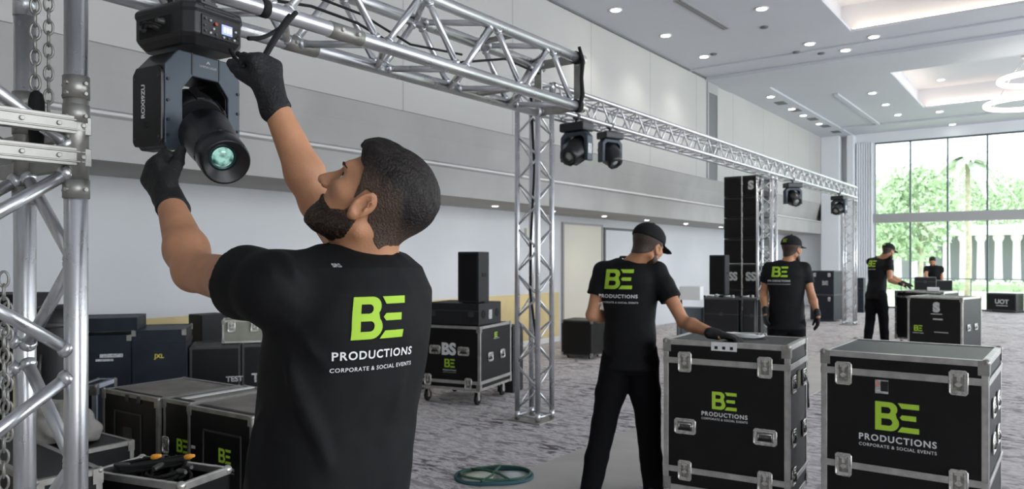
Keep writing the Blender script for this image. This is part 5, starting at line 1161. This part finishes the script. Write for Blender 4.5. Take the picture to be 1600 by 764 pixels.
def build_person(label, base, S, f, pel, nek, arms, legs, hc, hf, hu, res, cap=True, beard=True, fine=False, hands=None, neck_r=.058, logo=None, levels=None, folds=None, gloves=True, boots=None, hem=.84, width=1.0, slv=.52, hairs=True, group=None, hsc=1.0):
    """all joints in world coordinates; arms/legs: right then left, lists of three joints"""
    O = Vector((base.x, base.y, 0)); root = empty('person', O, 0, label, 'person', group); o = np.array(O)
    fw = unit((f[0], f[1], 0)); rt = np.array((fw[1], -fw[0], 0)); R = head_R(hf, hu); SH = S*hsc; hcv = np.array(hc)-o
    pel = np.array(pel)-o; nek = np.array(nek)-o
    arms = [[np.array(j)-o for j in a] for a in arms]; legs = [[np.array(j)-o for j in a] for a in legs]
    T = levels or [(.0,.150,.112),(.16,.150,.115),(.36,.142,.108),(.58,.160,.118),(.76,.175,.124),(.87,.166,.110),(.945,.125,.090),(1.0,.070,.066)]
    h_ = nek[2]-pel[2]
    def lv(g, lo=None, hi=None):
        rows = []
        for t_, a, b in T:
            z = pel[2]+h_*t_; c = pel + (nek-pel)*t_; rows.append((z, c[0], c[1], (a*S+g)*width, b*S+g))
        return rows
    def torso(P, g): return s_loft(P, lv(g), rt, fw, 2.2, .03)
    def armf(P, a, g0, g1, k=.03):
        sh, el, wr = a; return s_chain(P, [sh, sh+(el-sh)*.45, el, el+(wr-el)*.28, wr], [.050*S+g0, .047*S+g0, .039*S+g0, .043*S+g1, .027*S+g1], .02)
    # shirt
    def shirt(P):
        rows = lv(.012); z0 = pel[2]-.10*S; rows = [(z0, pel[0], pel[1], .165*S*width+.014, .128*S+.014)] + rows
        d = s_loft(P, rows, rt, fw, 2.2, .02)
        for a in arms:
            sh, el, wr = a; u = el-sh; ln = np.linalg.norm(u); u = u/ln; e = sh+u*ln*slv
            inn = nek + (sh-nek)*.35; inn[2] = min(inn[2], nek[2]-.05*S)
            s_ = s_chain(P, [inn, sh, sh+u*ln*.3, e+u*.05], [.060*S, .066*S, .066*S, .073*S], .02)
            s_ = smax(s_, (P-V(e))@u.astype(F32), .004)
            d = smin(d, s_, .035)
        cut = s_cone(P, nek+(0,0,.012*S), nek+(hcv-nek)*.9, .064*S, .064*S); d = smax(d, -cut, .006)
        d = d + .0022*nzf(P, 21) * (1 if S else 1) + .0012*nzf(P, 55, 1.0)
        if folds is not None: d = folds(P, d, o)
        return smax(d, z0-P[:,2], .004)
    # trousers
    z_w = pel[2]+.06*S
    def trous(P):
        d = s_ell(P, pel+np.array((0,0,-.02*S)), (.0+.165*S*width, .165*S*width, .13*S), None)
        q = P-V(pel); u = q@rt.astype(F32); v_ = q@fw.astype(F32); k = np.sqrt((u/(.162*S*width))**2+(v_/(.122*S))**2); d = smax((k-1)*.11*S, np.abs(q[:,2]+.03*S)-.10*S, .04)
        for hp, kn, an in legs:
            an2 = an + np.array((0,0,-.03*S)); d = smin(d, s_chain(P, [hp, hp+(kn-hp)*.5, kn, kn+(an2-kn)*.5, an2], [.104*S, .098*S, .078*S, .074*S, .066*S], .02), .03)
        return d + .004*nzf(P, 16, .5) + .002*nzf(P, 42, 2.0)
    def body(P):
        q = L(P, hcv, R, SH); d = head_sdf(q, True, fine)*SH
        nb = nek-np.array((0,0,.06*S)); d = smin(d, s_cone(P, nb, hcv-R[2]*.052*S-R[1]*.030*S, (neck_r+.006)*S, neck_r*.93*S), .022)
        d = smin(d, torso(P, -.02*S), .04)
        for a in arms:
            d = smin(d, armf(P, a, 0, 0), .02); d = smin(d, s_cone(P, a[2], a[2]+unit(a[2]-a[1])*.03, .026*S, .024*S), .01)
        for hp, kn, an in legs: d = smin(d, s_chain(P, [hp, kn, an, an-np.array((0,0,.03*S))], [.070*S, .046*S, .036*S, .035*S], .02), .03)
        return d
    pts = [pel, nek, hcv+R[2]*.14, hcv+R[1]*.12, hcv-R[1]*.12] + sum(arms, []) + sum(legs, []); pts = np.array(pts)
    lo, hi = pts.min(0)-.17, pts.max(0)+.17; lo[2] = max(lo[2], 0.01)
    lo2 = lo.copy(); 
    ob_body, bv_, bq_ = sdf_obj('body', body, lo, hi, res, M_skin, root)
    sp = np.array([pel-np.array((0,0,.2)), nek] + [a[0]+(a[1]-a[0])*slv for a in arms]+[a[0] for a in arms]); sl, sh_ = sp.min(0)-.24, sp.max(0)+.24
    so, sv, sq = sdf_obj('shirt', shirt, sl, sh_, res, M_shirt, root)
    lp = np.array([pel]+sum(legs, [])); sdf_obj('trousers', trous, np.maximum(lp.min(0)-.22, (-9,-9,.03)), lp.max(0)+.22, max(res, .009), M_trous, root)
    # boots
    for i, (hp, kn, an) in enumerate(legs):
        bd = unit((boots[i][0], boots[i][1], 0)) if boots else fw
        def boot(P, an=an, bd=bd):
            heel = np.array((an[0], an[1], .045*S))-bd*.035*S; toe = heel+bd*.20*S; toe[2] = .036*S
            d = s_chain(P, [heel, heel+bd*.10*S, toe], [.042*S, .044*S, .038*S], .03); d = smin(d, s_cone(P, heel+bd*.03*S, an+np.array((0,0,.02*S)), .043*S, .050*S), .02)
            side = np.cross(bd, (0,0,1)); return smax(d, .004-P[:,2], .004)
        bp_ = np.array([an, an+bd*.2]); sdf_obj('boot', boot, np.array((bp_[:,0].min()-.12, bp_[:,1].min()-.12, -.01)), np.array((bp_[:,0].max()+.12, bp_[:,1].max()+.12, .2)), .007 if fine else .009, M_shoe, root)
    def collar(P):
        a0 = nek+np.array((0,0,-.004*S)); ax_ = unit(unit(hcv-R[2]*.07*S-R[1]*.02*S-nek)*.4+np.array((0,0,1.))-fw*.05); q = P-V(a0); t_ = q@ax_.astype(F32); r = np.linalg.norm(q-t_[:,None]*ax_.astype(F32), axis=1)
        return smax(np.abs(r-.068*S)-.0045, np.abs(t_-.0)-.011, .004)
    sdf_obj('collar', collar, nek-.13, nek+.13, .0035 if fine else .006, M_shirt, so)
    # gloves
    for i, a in enumerate(arms):
        hd = hands[i]; wr = a[2]; dd = hd.get('d', a[2]-a[1])
        def gl(P, hd=hd, wr=wr, dd=dd, a=a, i=i):
            d = hand_sdf(P, wr, dd, hd['n'], right=(i == 0), curl=hd.get('curl', (.4,.6,.5)), s=hd.get('s', 1.0)*S, thumb=hd.get('thumb', (.7,.3)), infl=.0028 if fine else .0015, per=hd.get('per'), spread=hd.get('spread', .06), thumb_n=hd.get('tn', .35))
            u = unit(a[2]-a[1]); c = s_cone(P, wr-u*.035*S, wr+u*.01*S, .0335*S, .031*S); c = smax(c, -((P-V(wr-u*.036*S))@u.astype(F32)), .003)
            return smin(d, c, .008) + (.0009*nzf(P, 120) if fine else 0)
        g = sdf_obj('glove', gl, wr-.24*S, wr+.24*S, min(res, .004) if fine else min(res, .007), M_glove, root)[0]
    # hair
    def hair(P):
        q = L(P, hcv, R, SH); th = np.interp(q[:,2], [-.09,-.04,0,.04,.075,.12], [.0016,.002,.0032,.0075,.012,.013]); th = th + np.clip((q[:,1]-.02)/.05, 0, 1)*.013*np.clip((q[:,2]-.055)/.03, 0, 1)
        d = s_ell(q, (0,-.011,.028), (.075,.094,.083)); d = smin(d, s_ell(q, (0,.022,-.020), (.064,.070,.080)), .03) - th
        d = smin(d, s_cone(q, (0,-.030,-.040), (0,-.034,-.105), .0575, .0570), .02)
        if fine: a_ = np.sin(q[:,0]*520+4*np.sin(q[:,1]*40+1)+2*np.sin(q[:,2]*50))+.6*np.sin(q[:,0]*230+q[:,2]*160+q[:,1]*70); d = d + a_*.0010*np.clip(th/.012, .05, 1)
        zm = np.interp(q[:,1], [-.13,-.085,-.050,-.018,-.004,.018,.028,.036,.048,.066,.078,.10], [-.090,-.080,-.062,-.040,.012,.014,-.018,.014,.042,.050,.068,.072])
        return smax(d, zm-q[:,2], .003)*SH
    def hcol(v):
        q = L(v, hcv, R, SH); return np.clip((q[:,2]-.012)/.05 + np.clip((-q[:,1]-.045)/.03, 0, 1)*np.clip((q[:,2]+.10)/.06, .2, 1)*.9, 0.22, 1) if not cap else np.full(len(v), .55)
    if not cap:
        ho = sdf_obj('hair', hair, hcv-.17*S, hcv+.17*S, .0021 if fine else .006, M_hair, root, hcol)[0]
    else: sdf_obj('hair', hair, hcv-.17*S, hcv+.17*S, .006, M_hair, root, hcol)
    if beard:
        def brd(P):
            q = L(P, hcv, R, SH); d = head_sdf(q, False, False) - np.interp(q[:,1], [0,.05,.09], [.0012,.003,.0045])
            zt = np.interp(q[:,1], [-.02,.0,.014,.03,.055,.078,.1,.12], [-.03,.010,.006,-.044,-.060,-.056,-.047,-.05]); d = smax(d, q[:,2]-zt, .004)
            d = smax(d, -.004-q[:,1]+.0*q[:,2], .006); d = smax(d, -.116-q[:,2], .004)
            mouth = s_ell(q, (0,.096,-.067), (.023,.028,.0115)); d = smax(d, -mouth, .002); d = smax(d, -s_ell(q, (0,.115,-.030), (.023,.026,.016)), .002)
            if fine: d = d + .0008*np.sin(q[:,0]*500)*np.sin(q[:,2]*420+q[:,1]*300)
            return d*SH
        sdf_obj('beard', brd, hcv-.17*S, hcv+.17*S, .0028 if fine else .006, M_beard, root, lambda v: np.clip((-L(v,hcv,R,SH)[:,2]-.022+.5*np.clip(L(v,hcv,R,SH)[:,1]-.04,0,1))/.04, .2, 1))
    def hp(x, y, z): return Vector(tuple(hcv + (R[0]*x + R[1]*y + R[2]*z)*SH))
    bbv = bvh_of(bv_, bq_)
    def hq(x, z, up=.001):
        h = bbv.ray_cast(hp(x, .22, z), -Vector(tuple(R[1]))); return (h[0] + Vector(tuple(R[1]))*up) if h[0] is not None else hp(x, .09, z)
    for sx in (-1, 1):
        bm = NB(); c = hp(sx*.032, .0685, .001); bmesh.ops.create_uvsphere(bm, u_segments=16, v_segments=10, radius=.0122*S, matrix=Matrix.Translation(c))
        for f_ in bm.faces: f_.smooth = True
        e = ob('eye', bm, M_eye, root); bm = NB(); lathe(bm, [(0,.0056*S),(.0012*S,.004*S)], hp(sx*.032,.0685+.0113,.0025), Vector(tuple(R[1])), 14); ob('iris', bm, M_iris, e)
        bm = NB(); tube(bm, [hq(sx*.014,.0195), hq(sx*.022,.0225), hq(sx*.030,.0245), hq(sx*.038,.0245), hq(sx*.046,.0205)], [.0016*S,.0026*S,.0028*S,.0024*S,.0010*S], 8); ob('eyebrow', bm, M_brow, root)
    if fine:
        for sx in (-1, 1): bm = NB(); tube(bm, [hq(sx*.020,.004), hq(sx*.028,.0085), hq(sx*.036,.0085), hq(sx*.044,.004)], [.0006,.0014,.0016,.0008], 6); ob('eyelash', bm, M_brow, root)
        bm = NB(); tube(bm, [hq(-.020,-.062,0), hq(-.006,-.0605,0), hq(0,-.0615,0), hq(.006,-.0605,0), hq(.020,-.062,0)], [.0015,.0035,.0035,.0035,.0015], 8); tube(bm, [hq(-.018,-.071,0), hq(0,-.0735,0), hq(.018,-.071,0)], [.0015,.0046,.0015], 8); ob('lips', bm, M_lip, root)
    if cap:
        def capf(P):
            q = L(P, hcv, R, SH); sh = s_ell(q, (0,-.010,.045), (.088,.110,.085)); sh = smax(sh, .030-q[:,2]+.10*np.clip(q[:,1],0,1)*0, .004)
            sh = smax(sh, -s_ell(q, (0,-.010,.03), (.080,.102,.079)), .002)
            b = q-V((0,.088,.036)); e = np.sqrt((b[:,0]/.074)**2 + (b[:,1]/.098)**2); br = np.maximum((e-1)*.07, np.abs(b[:,2]+.9*b[:,0]**2*3+.12*b[:,1])-.0032); br = np.maximum(br, -.02-b[:,1])
            return smin(sh, br, .006)*SH
        bm = NB(); bmesh.ops.create_uvsphere(bm, u_segments=10, v_segments=6, radius=.008*S, matrix=Matrix.Translation(hp(0,-.01,.132)))
        co, cv_, cq = sdf_obj('cap', capf, hcv-.21*S, hcv+.21*S, min(res, .006), M_cap, root); ob('cap_button', bm, M_cap, co, smooth=True)
    bvh = bvh_of(sv, sq)
    if logo:
        c, lh, tw, dirf, tagl = logo; c = np.array(c)-o; ray = np.array((dirf[0], dirf[1], 0.)); ray = ray/np.linalg.norm(ray); ax = np.cross(ray, (0,0,1)); c0 = c-ray*.05
        k = dict(bvh=bvh, ray=tuple(ray), off=.0022 if fine else .004)
        decal('logo', logo_mesh(), M_limeD, so, c0-ax*(.69*lh)+np.array((0,0,0)), ax, (0,0,1), lh, grid=.12, shear=.12, **k)
        me = text_mesh('PRODUCTIONS', .022, 1.16); xs_ = [v.co.x for v in me.vertices]; kk = tw/(max(xs_)-min(xs_))
        decal('name_lettering', me, M_white, so, c0-np.array((0,0,lh*.46)), ax, (0,0,1), kk, center=True, grid=.2, **k)
        if tagl:
            me = text_mesh('CORPORATE & SOCIAL EVENTS', .008, 1.14); xs_ = [v.co.x for v in me.vertices]; k2 = tw*1.03/(max(xs_)-min(xs_)); decal('tagline_lettering', me, M_white, so, c0-np.array((0,0,lh*.74)), ax, (0,0,1), k2, center=True, grid=.25, **k)
    if cap and cap != 'plain':
        cb = bvh_of(cv_, cq)
        decal('cap_logo', logo_mesh(), M_limeD, co, hcv - R[1]*.25 + R[2]*.062*S - R[0]*.018, R[0], R[2], .032*S, bvh=cb, ray=tuple(R[1]), off=.003)
    return root, dict(rt=rt, fw=fw, R=R, so=so, bvh=bvh, o=o)
# ---- the rigger in front -------------------------------------------------
f1 = cdir(-.76, .65); S1 = 1.04
Lsh = at(430, 452, 1.40); Rsh = at(592, 442, 1.66)
nk = at(563, 392, 1.53); pl = at(509, 805, 1.52)
Lel = at(303, 424, 1.60); Lwr = at(264, 312, 1.76)
Rel = at(497, 318, 1.80); Rwr = at(424, 152, 1.80)
fwv = np.array(cdir(-.76, .65)); rtv = np.array(cdir(.65, .76))
def leg_pts(pel, fw, rt, S, dz=0, sp=.10, foot=((0,0),(0,0)), kb=.02):
    out = []
    for i, sg in ((0, 1), (1, -1)):
        hp = np.array(pel)+rt*sg*.085*S+np.array((0,0,-.06*S)); an = np.array((pel[0], pel[1], .085*S)) + rt*(sg*sp*S+foot[i][0]) + fw*foot[i][1]; kn = (hp+an)/2 + fw*kb*S + np.array((0,0,.0)); out.append([hp, kn, an])
    return out
def folds1(P, d, o):
    def rid(p0, p1, w, A):
        a = V(np.array(p0)-o); b = V(np.array(p1)-o); ba = b-a; t = np.clip((P-a)@ba/float(ba@ba), 0, 1); r = np.linalg.norm(P-a-t[:,None]*ba, axis=1); return A*np.exp(-(r/w)**2)*np.sin(PI*np.clip(t,.02,.98))**.5
    for p0, p1, w, A in ((at(440,500,1.34), at(560,640,1.34), .016, .008), (at(430,540,1.35), at(520,740,1.36), .016, .008), (at(600,760,1.40), at(640,590,1.46), .016, .009), (at(470,700,1.33), at(610,640,1.39), .016, .006), (at(450,470,1.33), at(545,560,1.33), .016, .006),
                         (at(405,395,1.33), at(455,470,1.30), .012, .007), (at(430,388,1.38), at(490,450,1.32), .012, .006), (at(620,395,1.5), at(650,460,1.52), .010, .007), (at(605,400,1.47), at(640,470,1.48), .010, .006), (at(630,392,1.56), at(662,470,1.58), .010, .006),
                         (at(350,410,1.44), at(365,480,1.42), .012, .004), (at(400,640,1.40), at(392,764,1.42), .016, .010), (at(500,740,1.33), at(640,690,1.42), .018, .006), (at(540,390,1.40), at(610,402,1.41), .010, .004)):
        d = d - rid(p0, p1, w*1.1, A*1.5)
    return d
root1, I1 = build_person('bareheaded bearded person nearest the camera in black T-shirt, arms raised to the stage light', Vector((pl.x, pl.y, 0)), S1, f1, pl, nk,
    [[Rsh, Rel, Rwr], [Lsh, Lel, Lwr]], leg_pts(pl, fwv, rtv, S1, sp=.14, foot=((.03,.03),(.0,-.05))), at(588, 316, 1.50), cdir(-.78, -.03, .60), cdir(.35,-.02, 1.0), .0045, cap=False, fine=True, hsc=.955, slv=.36,
    hands=[dict(d=cdir(-.22,.10,.95), n=cdir(-.75,.6,.1), per=[(1.0,1.45,1.0),(1.1,1.5,1.0),(1.2,1.5,1.0),(1.3,1.5,1.0)], thumb=(.45,-.1), tn=.9, s=1.0),
           dict(d=cdir(-.52,.22,.75), n=cdir(.45,.75,.1), per=[(.9,1.0,.7),(.95,1.05,.7),(1.0,1.1,.7),(1.1,1.1,.7)], thumb=(.35,.1), tn=.8, s=1.0)],
    logo=(at(628, 533, 1.36), .078, .165, cdir(-.74,.67), True), folds=folds1,
    levels=[(.0,.152,.122),(.16,.152,.124),(.36,.148,.118),(.55,.155,.122),(.72,.155,.124),(.85,.150,.114),(.94,.118,.095),(1.0,.070,.066)])
bm = text_mesh('SRS', .03); decal('neck_label', bm, M_wprnt, I1['so'], np.array(at(612, 419, 1.30))-I1['o'], np.cross(I1['fw'], (0,0,1)), (0,0,1), .009, center=True, bvh=I1['bvh'], ray=tuple(I1['fw']), off=.0015)
# ---- capped workers ------------------------------------------------------
def worker(label, pc, D, H, f, hf, hu, hcp, arm_px, legs_foot, logo, hands, res, lean=(0,0), pel_z=.93, **k):
    S = H/1.8; b = at(pc, 405, D); fw = np.array(cdir(*f)); fw = unit(fw); rt = np.array((fw[1], -fw[0], 0)); pel = np.array((b.x, b.y, pel_z*S)); nek = np.array((b.x, b.y, 1.545*S)) + fw*lean[0] + rt*lean[1]
    sh = [nek+rt*.175*S-np.array((0,0,.075*S)), nek-rt*.175*S-np.array((0,0,.075*S))]
    arms = [[sh[i], np.array(at(*arm_px[i][0])), np.array(at(*arm_px[i][1]))] for i in (0, 1)]
    hc = np.array(at(*hcp)); return build_person(label, b, S, fw[:2], pel, nek, arms, leg_pts(pel, fw, rt, S, **legs_foot), hc, cdir(*hf), hu, res, logo=logo, hands=hands, **dict(dict(hsc=1.06), **k))
hz = (0,0,1)
worker('person in plain black cap beside the tall case, gloved hand resting on its top', 984, 4.95, 1.80, (.30,.95), (.72,.62,-.38), cdir(.25,.1,1), (1012, 384, 4.90),
    [[(1068,503,4.76),(1118,522,4.55)], [(925,492,4.98),(968,500,5.22)]], dict(sp=.15, foot=((.0,.02),(-.08,-.18))), (at(966, 452, 4.8), .125, .245, cdir(.12,.99), True),
    [dict(d=cdir(.86,-.35,-.12), n=(0,0,-1), curl=(.3,.45,.3), thumb=(.6,.2), s=1.12), dict(n=cdir(.6,.2,0))], .0075, slv=.56, width=1.06, cap='plain', hsc=1.14)
worker('person in black cap with lime cap logo, walking away behind the tall case', 1229, 7.85, 1.78, (.22,.97), (.80,.55,-.08), hz, (1237, 389, 7.85),
    [[(1268,462,7.75),(1277,491,7.62)], [(1193,458,7.95),(1196,487,7.85)]], dict(sp=.10, foot=((.05,-.08),(.0,.08))), (at(1220, 433, 7.7), .105, .20, cdir(.12,.99), True),
    [dict(d=cdir(.08,0,-1), n=cdir(-.8,.1,0), curl=(.25,.35,.3)), dict(d=cdir(.02,0,-1), n=cdir(.8,.1,0), curl=(.25,.35,.3))], .009, slv=.56, width=1.10, hsc=1.12)
worker('person in black cap standing in profile near the windows, reaching over a case', 1369, 13.4, 1.84, (.86,.50), (.93,.35,-.30), cdir(.28,.1,1), (1388, 392, 13.3),
    [[(1391,438,13.15),(1409,444,12.95)], [(1392,432,13.7),(1412,442,13.6)]], dict(sp=.10, foot=((.0,.10),(.0,-.10))), (at(1356, 417, 13.3), .11, .16, cdir(.70,.70), False),
    [dict(d=cdir(.9,-.1,-.25), n=(0,0,-1), curl=(.2,.3,.3)), dict(d=cdir(.9,-.1,-.2), n=(0,0,-1), curl=(.2,.3,.3))], .012, lean=(.10,0), slv=.5)
worker('farthest person, dark-haired and bareheaded, bent over the gear right before the windows', 1459, 18.6, 1.62, (-.5,-.86), (-.45,-.7,-.5), cdir(-.2,-.3,1), (1457, 408, 18.5),
    [[(1447,431,18.4),(1450,440,18.1)], [(1471,430,18.5),(1472,441,18.3)]], dict(sp=.10), None, [dict(n=(0,0,-1)), dict(n=(0,0,-1))], .014, lean=(.10,0), cap=False)
